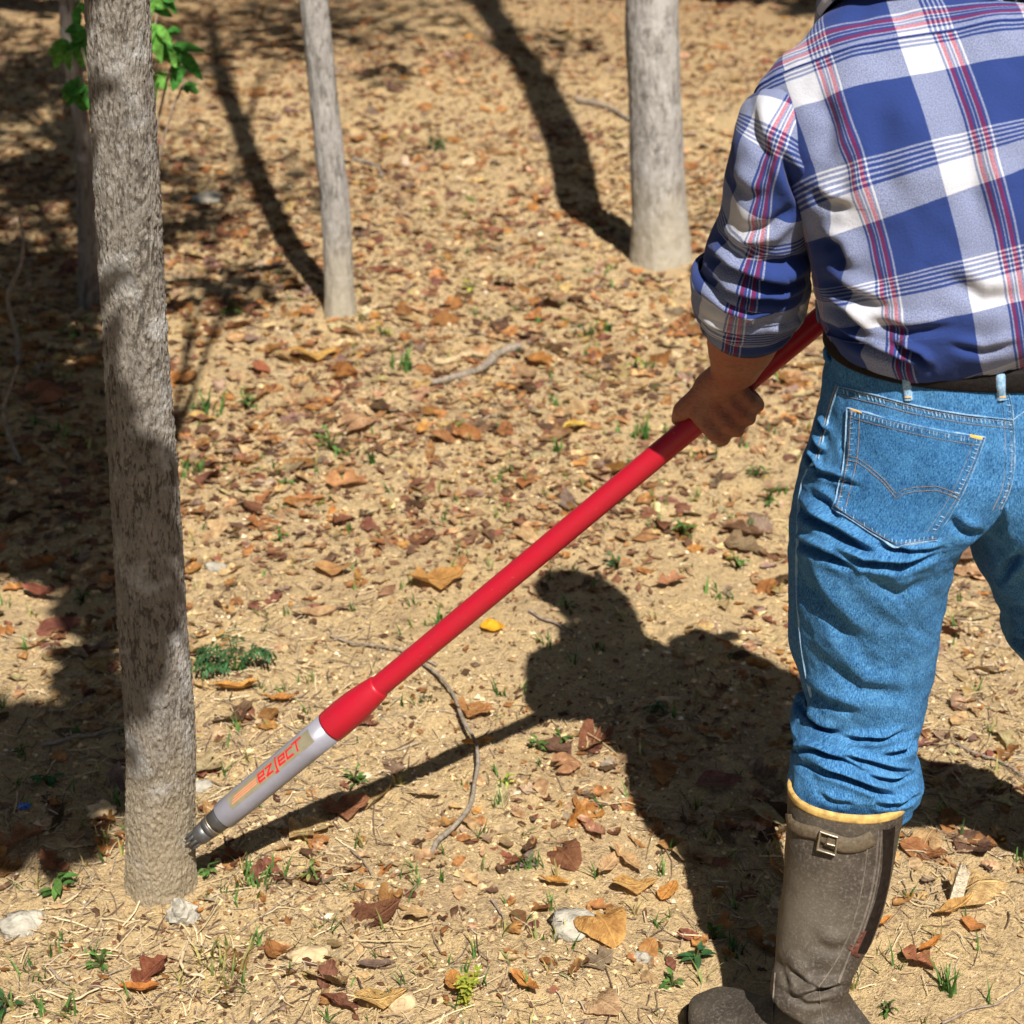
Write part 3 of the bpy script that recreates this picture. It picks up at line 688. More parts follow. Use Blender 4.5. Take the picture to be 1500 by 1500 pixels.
sea.append(ribbon(bvJ, L_(*cb), .0017, .0006, .0012, jitter=.5, seed=3)); sea.append(ribbon(bvJ, L_(*side_seam), .0016, .0006, .0012, jitter=.5, seed=4)); sea.append(ribbon(bvJ, L_(*side_low), .0018, .0006, .0012, jitter=.6, seed=5))
# puckers: short worn dashes across the felled seams
for line, off, k in ((yoke_l, (1.5, 9.5), 44), (cb, (-6.5, 0), 20)):
    pts = smooth_px(line, k)
    for x, y in pts[1:-1]:
        if random.random() < .85: sea.append(ribbon(bvJ, dense([(x+off[0]*.35, y+off[1]*.35), (x+off[0]+random.uniform(-1, 1), y+off[1]+random.uniform(-1, 1))], 2.), .0021*random.uniform(.6, 1.2), .0002, .0008))
strips('seam', M['denim_worn'], jeans, sea)
th_ = []
for line, dx, dy in ((yoke_l, 1, 4), (yoke_l, 2, 13), (cb, -4, 0), (cb, -13, 2), (side_seam, -4, -1)):
    th_.append(ribbon(bvJ, smooth_px([(x+dx, y+dy) for x, y in line], 90), .0008, .0003, .0007, cross=3, dash=(2, 2) if False else None))
strips('stitching', M['thread'], jeans, th_)

# back pocket
def pocket_patch(bv, left, right, nrow, ncol, lift, bow):
    Lp, Rp = smooth_px(left, nrow), smooth_px(right, nrow); out = np.zeros((nrow, ncol, 3)); nn = np.zeros((nrow, ncol, 3)); last = None
    for j in range(nrow):
        for i in range(ncol):
            s = i/(ncol-1); x, y = Lp[j]*(1-s)+Rp[j]*s; y += bow(s)*(j/(nrow-1))**2
            last = hit(bv, x, y, last); out[j, i], nn[j, i] = last
    for _ in range(2): out[1:-1, 1:-1] = (out[:-2, 1:-1]+out[2:, 1:-1]+out[1:-1, :-2]+out[1:-1, 2:]+2*out[1:-1, 1:-1])/6
    jj, ii = np.meshgrid(np.arange(nrow), np.arange(ncol), indexing='ij')
    ed = np.minimum(np.minimum(jj, nrow-1-jj), np.minimum(ii, ncol-1-ii))
    return out+nrm(nn)*(np.where(ed == 0, -.001, lift)+.0009*np.exp(-((ed-4)/2.)**2))[..., None]
pkL = [(1243, 597), (1237, 680), (1229, 715), (1222, 743)]; pkR = [(1443, 640), (1426, 687), (1404, 733), (1372, 783)]
pbow = lambda s: 26*np.clip(1-abs(s-.60)/.62, 0, 1)+8*np.sin(np.pi*s)-11*np.exp(-((s-.93)/.06)**2)*0
PV = pocket_patch(bvJ, pkL, pkR, 70, 80, .0028, pbow)
pocket = link('back_pocket', mesh_np('back_pocket', PV.reshape(-1, 3), grid_faces(70, 80, False), True, uv=np.stack(np.meshgrid(np.linspace(0, .16, 80), np.linspace(0, .15, 70)), -1).reshape(-1, 2)), M['denim_pocket'])
put_sub(pocket, jeans)
bvP = bvh_of((PV, grid_faces(70, 80, False)))
bot = [(x, y) for x, y in [(1222+(1372-1222)*s, 743+(783-743)*s+pbow(s)) for s in np.linspace(0, 1, 22)]]
pe = [ribbon(bvJ, smooth_px(l), .0014, .0022, .0012, jitter=.5, seed=i) for i, l in enumerate((pk_out, pkL, pkR, bot))]
for line, off, k in ((pk_out, (-1.5, 10), 36), (pkR, (-9, -3), 24), (pkL, (9, -1), 20), (bot, (1, -9), 26)):
    for x, y in smooth_px(line, k)[1:-1]:
        if random.random() < .8: pe.append(ribbon(bvP, dense([(x+off[0]*.4, y+off[1]*.4), (x+off[0]+random.uniform(-1, 1), y+off[1]+random.uniform(-1, 1))], 2.), .002*random.uniform(.5, 1.2), .0001, .0007))
strips('pocket_edge', M['denim_worn'], jeans, pe)
arc = [(1240, 668), (1256, 671), (1272, 682), (1295, 702), (1313, 724), (1322, 718), (1338, 714), (1372, 712), (1392, 719), (1405, 726)]
ps = [ribbon(bvP, dense(arc, 2.), .0009, .0003, .0006, cross=3), ribbon(bvP, dense([(x+(0 if i < 5 else 0), y+6) for i, (x, y) in enumerate(arc)], 2.), .0009, .0003, .0006, cross=3)]
for line, dx, dy in ((pk_out, 0, 5), (pk_out, 0, 14), (pkL, 4, 0), (pkL, 17, 0), (pkR, -4, -1), (pkR, -14, -3), (bot, 0, -4)):
    ps.append(ribbon(bvP, smooth_px([(x+dx, y+dy) for x, y in line], 80), .0008, .0002, .0006, cross=3))
strips('pocket_stitching', M['thread'], jeans, ps)
strips('bar_tack', M['thread_gold'], jeans, [ribbon(bvP, dense([(1246, 600), (1263, 605)], 2.), .0022, .0006, .001)])
strips('bar_tack', M['thread_gold'], jeans, [ribbon(bvP, dense([(1421, 638), (1439, 642)], 2.), .0022, .0006, .001)])

# ---- belt ---------------------------------------------------------
def waist_ring(z, grow, n=160):
    i = int(np.argmin(abs(zs-z))); a = XC-xl[i]+grow; b = bb[i]+grow; ex, ey = ring_se(n, 2.25)
    V = np.stack([XC+a*ex, yc[i]+b*ey, np.full(n, z)], 1); return dip(V[None])[0]
BZ = [.966, .967, .970, .978, .987, .992, .993]; BG = [-.004, .003, .0052, .0055, .0052, .003, -.004]
BV = np.stack([waist_ring(z, g) for z, g in zip(BZ, BG)])
put(link('belt', mesh_np('belt', BV.reshape(-1, 3), grid_faces(len(BZ), 160)), M['belt']), person)
bvB = bvh_of((BV, grid_faces(len(BZ), 160)), (LVf[:, ::2][::2], grid_faces(ROWS//2, NU//2)), (RVf[:, ::2][::2], grid_faces(ROWS//2, NU//2)))
for pts in ([(1327, 541), (1328, 560), (1331, 586)], [(1466, 534), (1466, 560), (1467, 586)]):
    V, F = ribbon(bvB, dense(pts, 2.), .0105, .0022, .0018, cross=7, nsm=10)
    me = mesh_np('belt_loop', V, F, True, uv=np.stack([V[:, 0], V[:, 2]], 1)); put_sub(link('belt_loop', me, M['denim_worn']), jeans)
    strips('loop_tack', M['thread_gold'], jeans, [ribbon(bvB, dense([(pts[-1][0]-4, pts[-1][1]-5), (pts[-1][0]+5, pts[-1][1]-5)], 1.5), .002, .0042, .0008)])
lp = np.array([P(1214, 505, 1.945), P(1209, 513, 1.94), P(1210, 524, 1.94), P(1217, 531, 1.93)])
mbl = MB(); mbl.tube(lp, [.0035]*4, 8); put_sub(link('belt_loop', mbl.mesh('belt_loop'), M['denim']), jeans)

# ---- shirt --------------------------------------------------------
# (t, back-centre px,py,Y ; left edge px,py ; half depth)
TS = [(-.25, 1487, 590, 1.852, 1228, 545, .102), (0., 1479, 548, 1.829, 1214, 503, .119), (.35, 1474, 518, 1.802, 1204, 482, .145), (.8, 1468, 470, 1.798, 1201, 474, .150), (1.5, 1456, 405, 1.806, 1197, 438, .146), (2.3, 1440, 330, 1.82, 1191, 396, .138),
      (3.1, 1421, 255, 1.835, 1178, 338, .130), (3.9, 1402, 185, 1.856, 1146, 274, .122), (4.7, 1374, 104, 1.89, 1106, 204, .112), (5.3, 1353, 47, 1.922, 1101, 142, .098), (5.7, 1343, 20, 1.938, 1132, 96, .084), (6.0, 1335, 0, 1.952, 1180, 56, .074), (6.25, 1329, -17, 1.964, 1216, 30, .068)]
def torso_rings(ts, n, e=2.35):
    rows = []
    for r in TS:
        cb_ = P(r[1], r[2], r[3]); lf_ = P(r[4], r[5], r[3]+r[6]*.95); rows.append((r[0], *cb_, *lf_, r[6]))
    k = cr(rows, ts); CBp, LF, hd = k[:, :3], k[:, 3:6], k[:, 6]
    T = nrm(np.gradient(CBp, axis=0)); fw = np.array([.05, 1., 0]); ni = nrm(fw-(T@fw)[:, None]*T)
    e1 = LF-CBp; e1 = e1-np.einsum('ij,ij->i', e1, ni)[:, None]*ni; a = np.linalg.norm(e1, axis=1); e1 = e1/a[:, None]
    c, s = ring_se(n, e)
    ctr = CBp+ni*hd[:, None]
    # th = -90 deg is the back
    return ctr[:, None]+e1[:, None]*(a[:, None]*c[None])[..., None]+ni[:, None]*(hd[:, None]*s[None])[..., None], ctr, ni, e1
SN, SR = 520, 520
TSV, tctr, tni, te1 = torso_rings(np.linspace(-.25, 6.25, SR), SN)
shirt_cre = [([(1250, 205), (1243, 242), (1217, 313), (1199, 352)], 16, .003, .003), ([(1190, 280), (1215, 300), (1250, 305)], 8, .004, .004), ([(1192, 345), (1225, 362), (1240, 400)], 10, .006, .005),
 ([(1200, 408), (1245, 428), (1300, 452)], 9, .005, .006), ([(1204, 440), (1240, 462), (1275, 500)], 8, .007, .006), ([(1270, 470), (1330, 485), (1400, 478)], 8, .0035, .004), ([(1215, 478), (1260, 505), (1340, 538)], 6, .008, .006),
 ([(1310, 505), (1345, 520), (1362, 538)], 5, .008, .006), ([(1400, 150), (1425, 260), (1440, 330)], 22, .003, .003), ([(1300, 120), (1290, 220), (1320, 320)], 24, .003, .003), ([(1380, 400), (1440, 440), (1500, 430)], 13, .003, .004), ([(1390, 505), (1440, 515), (1490, 500)], 6, .004, .003),
 ([(1200, 130), (1215, 180), (1212, 240)], 16, .0035, .003), ([(1440, 210), (1425, 280), (1450, 350)], 18, .0025, .002)]
def fold_shirt(V, cre, seed, a1=.0035, a2=.0014):
    N = grid_normals(V)
    if np.einsum('ijk,ijk->ij', N, V-V.mean(1, keepdims=True)).mean() < 0: N = -N
    f = V.reshape(-1, 3); n = N.reshape(-1, 3); x, y, z = f.T
    d = crease_disp(f, n, cre)+a1*fbm(x*9+seed+z*6, y*9, z*7, 3)+a2*fbm(x*34+seed, y*34, z*26, 2)
    return (f+n*d[:, None]).reshape(V.shape)
uvT = grid_uv(TSV, 3*SN//4)
def uv_at(px, py):
    x, y, z = proj(TSV.reshape(-1, 3)); bad = (TSV-tctr[:, None]).reshape(-1, 3)@cD > 0
    return uvT[np.argmin((x-px)**2+(y-py)**2+bad*1e6)]
u0 = uv_at(1263, 343)[0]; v0 = uv_at(1337, 431)[1]; print('plaid', u0, v0, uv_at(1430, 343)-u0, uv_at(1337, 240)-v0)
uvT = (uvT-np.array([u0, v0]))*np.array([-1, 1])
TSf = fold_shirt(TSV, shirt_cre, 2., .0045, .0019)
uvY = uvT.copy(); vs_ = uvT.reshape(SR, SN, 2)[int(np.argmin(abs(np.linspace(-.25, 6.25, SR)-5.27))), 3*SN//4, 1]; uvY[:, 1] = uvT[:, 1]-vs_-.0035; uvY[:, 0] = uvT[:, 0]-uv_at(1375, 25)[0]+.013
tt = np.linspace(-.25, 6.25, SR)
# yoke seam: rows above it carry the yoke cloth
row_f = np.repeat(np.arange(SR-1), SN)
mi = (tt[row_f] > 5.27).astype(np.int32)
shirt = link('shirt', mesh_np('shirt', TSf.reshape(-1, 3), grid_faces(SR, SN), True, uv=np.where((np.repeat(tt, SN) > 5.265)[:, None], uvY, uvT), mi=mi), [M['plaid'], M['plaid_yoke']]); put(shirt, person)
bvS = bvh_of((TSf[::2, ::2], grid_faces(SR//2, SN//2)))
jy = int(np.argmin(abs(tt-5.27)))
ys = TSf[jy, ::4]; yn = nrm(ys-tctr[jy]); mb = MB(); ys2 = np.concatenate([ys, ys[:1]])
mb.tube(ys2+.0004*nrm(ys2-tctr[jy]), .0012, 6, cap=False); put_sub(link('yoke_seam', mb.mesh('yoke_seam'), M['plaid_in']), shirt)

# sleeve: (t, px, py, Y, half width px across, dir of the width in the picture (deg), half depth m)
def sleeve_rings(rows, n, m, e=2.1, mirror=None):
    K = []
    for t, xa, ya, xb, yb, Y, hd in rows:
        a_, b_ = P(xa, ya, Y), P(xb, yb, Y); K.append((t, *a_, *b_, hd))
    k = cr(K, np.linspace(rows[0][0], rows[-1][0], m)); A, B, hd = k[:, :3], k[:, 3:6], k[:, 6]
    ctr = (A+B)/2; e1 = (B-A)/2; T = nrm(np.gradient(ctr, axis=0)); e2 = nrm(np.cross(T, e1))
    e2 = np.where(e2[:, 1:2] < 0, -e2, e2)
    c, s = ring_se(n, e)
    return ctr[:, None]+e1[:, None]*c[None, :, None]+e2[:, None]*(hd[:, None]*s[None])[..., None], ctr
SL = [(0., 1158, 124, 1204, 160, 2.03, .040), (.5, 1106, 138, 1188, 200, 2.0, .062), (1., 1080, 184, 1188, 238, 1.99, .072), (1.6, 1063, 250, 1192, 285, 1.995, .072), (2.3, 1050, 326, 1190, 335, 2.01, .068), (2.7, 1032, 362, 1189, 372, 2.02, .067), (3.1, 1026, 398, 1187, 408, 2.03, .066),
      (3.5, 1020, 418, 1184, 430, 2.04, .062), (3.9, 1024, 432, 1176, 446, 2.05, .056), (4.15, 1034, 440, 1166, 456, 2.055, .05)]
sv, sc_ = sleeve_rings(SL, 300, 330)
sl_cre = [([(1100, 127), (1107, 200), (1137, 240), (1157, 277)], 9, .0022, .002), ([(1140, 213), (1162, 267), (1190, 325)], 7, .009, .008), ([(1165, 300), (1130, 330), (1085, 340)], 8, .004, .004), ([(1030, 372), (1065, 392), (1110, 412), (1150, 420), (1184, 405)], 7, .008, .007),
 ([(1028, 402), (1062, 428), (1100, 440), (1150, 440), (1182, 428)], 6, .006, .005), ([(1045, 340), (1085, 365), (1120, 360)], 8, .004, .004), ([(1186, 372), (1150, 385), (1110, 380)], 7, .005, .005), ([(1060, 260), (1100, 290), (1130, 285)], 11, .003, .003), ([(1090, 160), (1120, 230), (1125, 300)], 14, .003, .003)]
svf = fold_shirt(sv, sl_cre, 9., .003, .0016)
uvv = grid_uv(sv, 3*300//4)
slv = link('sleeve', mesh_np('sleeve', svf.reshape(-1, 3), grid_faces(330, 300), True, uv=uvv), M['plaid_sleeve']); put_sub(slv, shirt)
# rolled cuff: a thick turned-up band
CU = [(0., 1024, 396, 1185, 402, 2.035, .062), (.12, 1017, 400, 1189, 408, 2.036, .069), (.5, 1015, 424, 1187, 430, 2.045, .067), (.85, 1017, 452, 1180, 452, 2.052, .060), (1., 1024, 464, 1172, 462, 2.056, .053), (1.08, 1032, 464, 1164, 462, 2.055, .047), (1.5, 1036, 440, 1168, 440, 2.045, .044)]
cv, _ = sleeve_rings(CU, 240, 120)
cu_cre = [([(1022, 432), (1060, 460), (1100, 475), (1172, 452)], 5, .005, .004), ([(1020, 466), (1050, 482), (1090, 494)], 4, .004, .003), ([(1178, 455), (1150, 470), (1120, 476)], 5, .004, .004)]
cvf = fold_shirt(cv, cu_cre, 4., .003, .0015)
put_sub(link('cuff', mesh_np('cuff', cvf.reshape(-1, 3), grid_faces(120, 240), True, uv=grid_uv(cv, 180)+np.array([.01, .055])), M['plaid_sleeve']), shirt)
# right sleeve, outside the picture: the right arm comes forward to the upper end of the lance
def limb_rings(pts, rad, n, m, flat=1.):
    pts = np.asarray(pts, float); t = np.linspace(0, 1, len(pts)); k = cr(np.column_stack([t, pts, rad]), np.linspace(0, 1, m)); c = k[:, :3]; r = k[:, 3]
    T = nrm(np.gradient(c, axis=0)); A = nrm(np.cross(T, [.3, .2, 1.])); B = np.cross(T, A); th = np.arange(n)*2*np.pi/n
    return c[:, None]+r[:, None, None]*(np.cos(th)[None, :, None]*A[:, None]+flat*np.sin(th)[None, :, None]*B[:, None]), c
LT, LH = P(300, 1218, 2.17), P(1060, 586, 2.17)            # lance axis: tip, left hand
LA = nrm(LH-LT)
rsh = tctr[int(SR*.83)]+te1[int(SR*.83)]*(-.165); rh = LT+LA*1.40
rel = np.array([.80, 1.85, 1.03]); rwr = rh+nrm(rel-rh)*.07  # unseen elbow drawn back so that the arm shades the right thigh
rv, _ = limb_rings([rsh+np.array([-.08, 0, .03]), rsh, rsh*.5+rel*.5+np.array([.02, 0, -.01]), rel, rel*.45+rwr*.55, rel*.3+rwr*.7], [.06, .078, .07, .062, .06, .058], 120, 140)
rvf = fold_shirt(rv, [], 14., .004, .0016)
put_sub(link('sleeve', mesh_np('sleeve', rvf.reshape(-1, 3), grid_faces(140, 120), True, uv=grid_uv(rv, 90)), M['plaid_sleeve']), shirt)
# collar
nk = (torso_rings(np.array([6.0, 6.1, 6.2]), 8)[1])[1]; nT = nrm(tctr[-1]-tctr[-30])
nb = tctr[-1]
th = np.linspace(0, 2*np.pi, 97)[:-1]; ea = te1[-1]; eb = tni[-1]
def collar_ring(up, r): return nb+nT*up+ea*(np.cos(th)*r*1.05)[:, None]+eb*(np.sin(th)*r)[:, None]+nT*(.012*np.cos(th*1)**2*0)[:, None] if False else (nb+nT*up)[None]+ea[None]*(np.cos(th)*r*1.08)[:, None]+eb[None]*(np.sin(th)*r)[:, None]
CV = np.stack([collar_ring(u, r) for u, r in ((.004, .066), (.035, .066), (.048, .068), (.050, .073), (.040, .080), (.015, .093), (-.008, .104), (-.010, .100))])
CVf = fold_shirt(CV, [], 3., .002, .001)
put_sub(link('collar', mesh_np('collar', CVf.reshape(-1, 3), grid_faces(len(CV), 96), True, uv=grid_uv(CV, 72)), M['plaid_yoke']), shirt)

# ---- body: one continuous surface grown from the skeleton ------------
body = MB()
def ball(c, r, n=14, sc=(1, 1, 1), rot=None):
    la = np.linspace(0, np.pi, n//2+2); lo = np.arange(n)*2*np.pi/n
    V = np.stack([np.sin(la)[:, None]*np.cos(lo), np.sin(la)[:, None]*np.sin(lo), np.broadcast_to(np.cos(la)[:, None], (len(la), n))], -1).reshape(-1, 3)*r*np.asarray(sc)
    if rot is not None: V = V@np.asarray(rot).T
    return V+np.asarray(c), grid_faces(len(la), n, flip=True)
def bone(p0, r0, p1, r1, n=14):
    p0, p1 = np.asarray(p0, float), np.asarray(p1, float); m = 4
    body.tube(p0+(p1-p0)*np.linspace(0, 1, m)[:, None], np.linspace(r0, r1, m), n); body.add(*ball(p0, r0, n)); body.add(*ball(p1, r1, n))
def chain(ps, rs, n=14):
    for a, b, r0, r1 in zip(ps[:-1], ps[1:], rs[:-1], rs[1:]): bone(a, r0, b, r1, n)
nk0 = nb-nT*.02; hd_ = nb+nT*.17+np.array([-.03, .03, 0.]); hd_ = np.array([nb[0]-.015, nb[1]+.055, nb[2]+.155])
chain([tctr[40], tctr[200], tctr[330], nk0], [.105, .105, .10, .058], 20)
lsh = sc_[90]; chain([tctr[380]+te1[380]*.06, lsh, sc_[150]], [.06, .045, .045])
chain([tctr[380]-te1[380]*.06, rsh, rel, rwr], [.06, .052, .044, .031])
lsx = nrm(LA); ln = nrm((cC-LH)-((cC-LH)@LA)*LA); lw = np.cross(LA, ln)
if lw[2] < 0: lw = -lw
RT = .0160
def hand(Cc, a, n_, w_, wrist, fl=1.):
    """left-type fist on a bar: a = bar axis from little finger to thumb side, n_ = towards the back of the hand, w_ = from knuckles to wrist"""
    q = lambda i, j, k: Cc+a*i+w_*j+n_*k
    lens = [1., 1.08, 1.02, .86]; offs = [.034, .012, -.010, -.030]
    for o, l in zip(offs, lens):
        kn = q(o, -.026*l, .022+.004*l); wr0 = wrist*.62+q(o*.55, .03, .022)*.38
        chain([wr0, q(o*.95, .004, .029), kn], [.0126, .0120, .0110], 12)
        pip = q(o*1.0, -.040*l+.0, -.002); dip_ = q(o*.98, -.026*l, -.0235*l); tip = q(o*.95, -.004, -.0265)
        chain([kn, pip, dip_, tip], [.0110, .0099, .0088, .0078], 12)
    cm = wrist*.55+q(.03, .03, .012)*.45
    mcp = q(.048, .024, .014); ip = q(.058, .0225, -.001); tp = q(.067, .0195, -.010)
    chain([cm, mcp, ip, tp], [.0165, .0138, .0112, .0088], 12)
    chain([cm, q(.034, .004, .026)], [.014, .012], 12)
    bone(wrist, .026, q(0, .022, .024), .024, 14)
Yw = 2.13
wr = P(1077, 543, Yw); fa = P(1096, 470, 2.07)
chain([sc_[150], sc_[230], fa], [.047, .045, .044]); 
# forearm is a little wider than deep
for dx in (-.008, .008): chain([fa+np.array([dx*1.6, 0, 0]), fa*.45+wr*.55+np.array([dx*1.2, 0, 0]), wr+np.array([dx, 0, 0])], [.040, .033, .0235])
hc = LT+LA*np.linalg.norm(LH-LT)
hand(hc, -LA, ln, lw, wr)
rn = nrm(np.array([.35, -.2, .5])-LA*(np.array([.35, -.2, .5])@LA)); rw_ = nrm((rwr-rh)-LA*((rwr-rh)@LA)); rn = nrm(np.cross(LA, rw_)); rn = rn if rn[1] > 0 else -rn
hand(rh, LA, rn, rw_, rh+rw_*.062+rn*.018); chain([rwr, rh+rw_*.062+rn*.018], [.030, .026])
# head looks down to the left, towards the tree
fdir = nrm(np.array([-.55, .75, -.42])); fup = nrm(np.array([-.2, .1, 1.])-fdir*(np.array([-.2, .1, 1.])@fdir)); frt = np.cross(fdir, fup)
Rm = np.stack([frt, fdir, fup], 1)
H_ = lambda x, y, z: hd_+Rm@np.array([x, y, z])
chain([nk0, H_(0, -.035, -.05)], [.060, .056], 18)
body.add(*ball(H_(0, -.012, .030), 1., 24, (.076, .096, .088), Rm)); body.add(*ball(H_(0, .022, -.035), 1., 22, (.062, .066, .078), Rm)); body.add(*ball(H_(0, .055, -.088), 1., 16, (.034, .03, .026), Rm))
chain([H_(0, .086, .012), H_(0, .104, -.018)], [.010, .0145]); bone(H_(-.011, .094, -.024), .0085, H_(.011, .094, -.024), .0085)
bone(H_(-.045, .072, .022), .012, H_(.045, .072, .022), .012); chain([H_(-.022, .083, -.056), H_(.022, .083, -.056)], [.0075, .0075]); chain([H_(-.017, .081, -.066), H_(.017, .081, -.066)], [.0075, .0075])
for s in (-1, 1):
    body.add(*ball(H_(s*.074, -.012, -.012), 1., 14, (.010, .020, .032), Rm)); body.add(*ball(H_(s*.040, .060, -.020), 1., 14, (.022, .02, .022), Rm))
# hips and legs under the jeans
pel = np.array([XC, 1.945, .86]); body.add(*ball(pel, 1., 22, (.15, .10, .11)))
chain([pel+np.array([0, 0, .04]), tctr[60]], [.10, .10], 20)
chain([(.46, 1.94, .84), (.445, 1.93, .50), P(1241, 1180, 1.872), P(1212, 1352, 1.832), P(1190, 1436, 1.803), (.385, 1.80, .055), (.32, 1.85, .035)], [.08, .05, .040, .034, .025, .022, .018])
chain([(.66, 1.95, .84), (.775, 2.09, .50), (.84, 2.16, .36), (.888, 2.20, .10), (.935, 2.265, .04)], [.085, .055, .045, .025, .018])
bme = body.mesh('body')
bo = link('body', bme, M['skin'])
rm = bo.modifiers.new('r', 'REMESH'); rm.mode = 'VOXEL'; rm.voxel_size = .0034; rm.use_smooth_shade = True
s_ = bo.modifiers.new('s', 'SMOOTH'); s_.factor = .5; s_.iterations = 8
dg = bpy.context.evaluated_depsgraph_get(); ev = bpy.data.meshes.new_from_object(bo.evaluated_get(dg)); bo.modifiers.clear(); bo.data = ev; ev.name = 'body'
if not ev.materials: ev.materials.append(M['skin'])
put(bo, person)
for s in (-1, 1):
    V, F = ball(H_(s*.031, .073, .002), .0125, 14); put_sub(link('eye', mesh_np('eye', V, F), M['eye']), bo)
# hair and cap
def dome(sc, c, z_lo, n=36, m=14):
    la = np.linspace(.02, np.arccos(z_lo), m); lo = np.arange(n)*2*np.pi/n
    V = np.stack([np.sin(la)[:, None]*np.cos(lo), np.sin(la)[:, None]*np.sin(lo), np.broadcast_to(np.cos(la)[:, None], (m, n))], -1)
    V = V*np.asarray(sc); V = V@Rm.T+c; return V
hv = dome((.080, .099, .092), H_(0, -.016, .028), -.45); keep = grid_faces(14, 36)
cen = (hv.reshape(-1, 3)[keep].mean(1)-hd_)@Rm; keep = keep[~((cen[:, 1] > .03) & (cen[:, 2] < .045))]
put(link('hair', mesh_np('hair', hv.reshape(-1, 3)+.002*fbm(*(hv.reshape(-1, 3)*60).T, 2)[:, None], keep), M['hair']), person)
cvd = dome((.086, .106, .104), H_(0, -.010, .034), .12)
capo = link('cap', mesh_np('cap', cvd.reshape(-1, 3), grid_faces(14, 36)), M['cap']); put(capo, person)
bx = np.linspace(-1, 1, 15); by = np.linspace(0, 1, 7); BX, BY = np.meshgrid(bx, by)
bl = np.stack([BX*.075*(1-.25*BY**2), .075*np.sqrt(np.clip(1-(BX*.75)**2, 0, 1))+BY*.07*np.sqrt(np.clip(1-BX**2*.85, 0, 1)), .044-.018*BX**2-.014*BY], -1).reshape(-1, 3)
bl2 = np.concatenate([bl, bl-np.array([0, 0, .004])])@Rm.T+hd_; F = grid_faces(7, 15, False)
put_sub(link('bill', mesh_np('bill', bl2, np.concatenate([F, F[:, ::-1]+105])), M['cap']), capo)

# ---- boots ----------------------------------------------------------
def boot_rings(S, n, m, side, e=2.2):
    """S rows: t, cx,cy,cz, ax,ay,az (half axis towards the toe), b (half width across)"""
    S = np.array(S, float); tq = np.linspace(S[0, 0], S[-1, 0], m); k = cr(S, tq); c, a, b = k[:, :3], k[:, 3:6], k[:, 6]
    w = sstep(4.6, 7.2, tq)[:, None]; sh = nrm(np.cross(np.array(S[0, 4:7]), [0, 0, 1.])); sh = sh if sh@np.asarray(side) > 0 else -sh
    sv_ = nrm(sh*(1-w)+np.asarray(side)*w)
    cs, sn = ring_se(n, e); return c[:, None]+a[:, None]*cs[None, :, None]+sv_[:, None]*(b[:, None]*sn[None])[..., None]
def make_boot(shaft_px, foot_dir, heel, parent, seen=True, offset=None):
    fd = nrm(np.array([foot_dir[0], foot_dir[1], 0.])); sd = np.array([-fd[1], fd[0], 0.])
    if sd[1] > 0: sd = -sd
    rows = list(shaft_px); t = rows[-1][0]; hx, hy = heel
    H2 = lambda f_, s_, z_: np.array([hx, hy, 0])+fd*f_+sd*s_+np.array([0, 0, z_])
    def R(t, back, front, b):
        back, front = H2(*back), H2(*front); c = (back+front)/2; a = (front-back)/2; return (t, *c, *a, b)
    rows += [R(t+1, (.002, 0, .080), (.132, 0, .122), .045), R(t+1.7, (.0, 0, .035), (.150, 0, .104), .045), R(t+2.6, (.03, 0, .006), (.172, 0, .090), .046), R(t+3.4, (.12, 0, .006), (.192, 0, .072), .048), R(t+4.2, (.198, 0, .008), (.216, 0, .060), .050), R(t+4.9, (.240, 0, .010), (.246, 0, .053), .045), R(t+5.4, (.268, 0, .013), (.269, 0, .043), .033), R(t+5.6, (.280, 0, .024), (.280, 0, .036), .012)]
    return boot_rings(rows, 200, 420, sd), fd, sd
def shaft(rows):
    out = []
    for t, xa, ya, xb, yb, Y, b in rows:
        A, B = P(xa, ya, Y), P(xb, yb, Y); c = (A+B)/2; a = (A-B)/2; out.append((t, *c, *a, b))
    return out
SHL = shaft([(0, 1156, 1154, 1327, 1163, 1.872, .056), (.4, 1155, 1180, 1322, 1188, 1.870, .057), (1.2, 1152, 1238, 1311, 1246, 1.862, .059), (2.2, 1148, 1294, 1299, 1303, 1.848, .058), (3.2, 1142, 1348, 1280, 1356, 1.832, .055), (4.1, 1137, 1395, 1259, 1400, 1.816, .050), (4.8, 1134, 1428, 1246, 1432, 1.803, .046), (5.3, 1128, 1450, 1244, 1456, 1.795, .045)])
heel_l = np.array([.474, 1.735])
BVt, fdl, sdl = make_boot(SHL, (-.8, .6), heel_l, person)
boot_cre = [([(1165, 1463), (1190, 1454), (1215, 1446), (1238, 1444)], 5, .005, .006), ([(1140, 1400), (1160, 1425), (1185, 1436)], 8, .003, .003), ([(1190, 1380), (1220, 1392), (1250, 1385)], 9, .002, .002), ([(1150, 1415), (1180, 1440), (1230, 1452)], 4, .0022, .0025), ([(1145, 1450), (1180, 1470), (1215, 1468)], 5, .0025, .003), ([(1135, 1400), (1150, 1430), (1160, 1455)], 5, .002, .002)]
N = grid_normals(BVt); 
if np.einsum('ijk,ijk->ij', N, BVt-BVt.mean(1, keepdims=True)).mean() < 0: N = -N
f = BVt.reshape(-1, 3); d = crease_disp(f, N.reshape(-1, 3), boot_cre)+.0016*fbm(*(f*18).T, 3)
BVf = (f+N.reshape(-1, 3)*d[:, None]).reshape(BVt.shape)
BVf[..., 2] = np.maximum(BVf[..., 2], .006)
bootl = link('boot', mesh_np('boot', BVf.reshape(-1, 3), grid_faces(420, 200)), M['boot']); put(bootl, person)
bootl['label'] = 'worn brown rubber boot with yellow top edge and buckled strap'
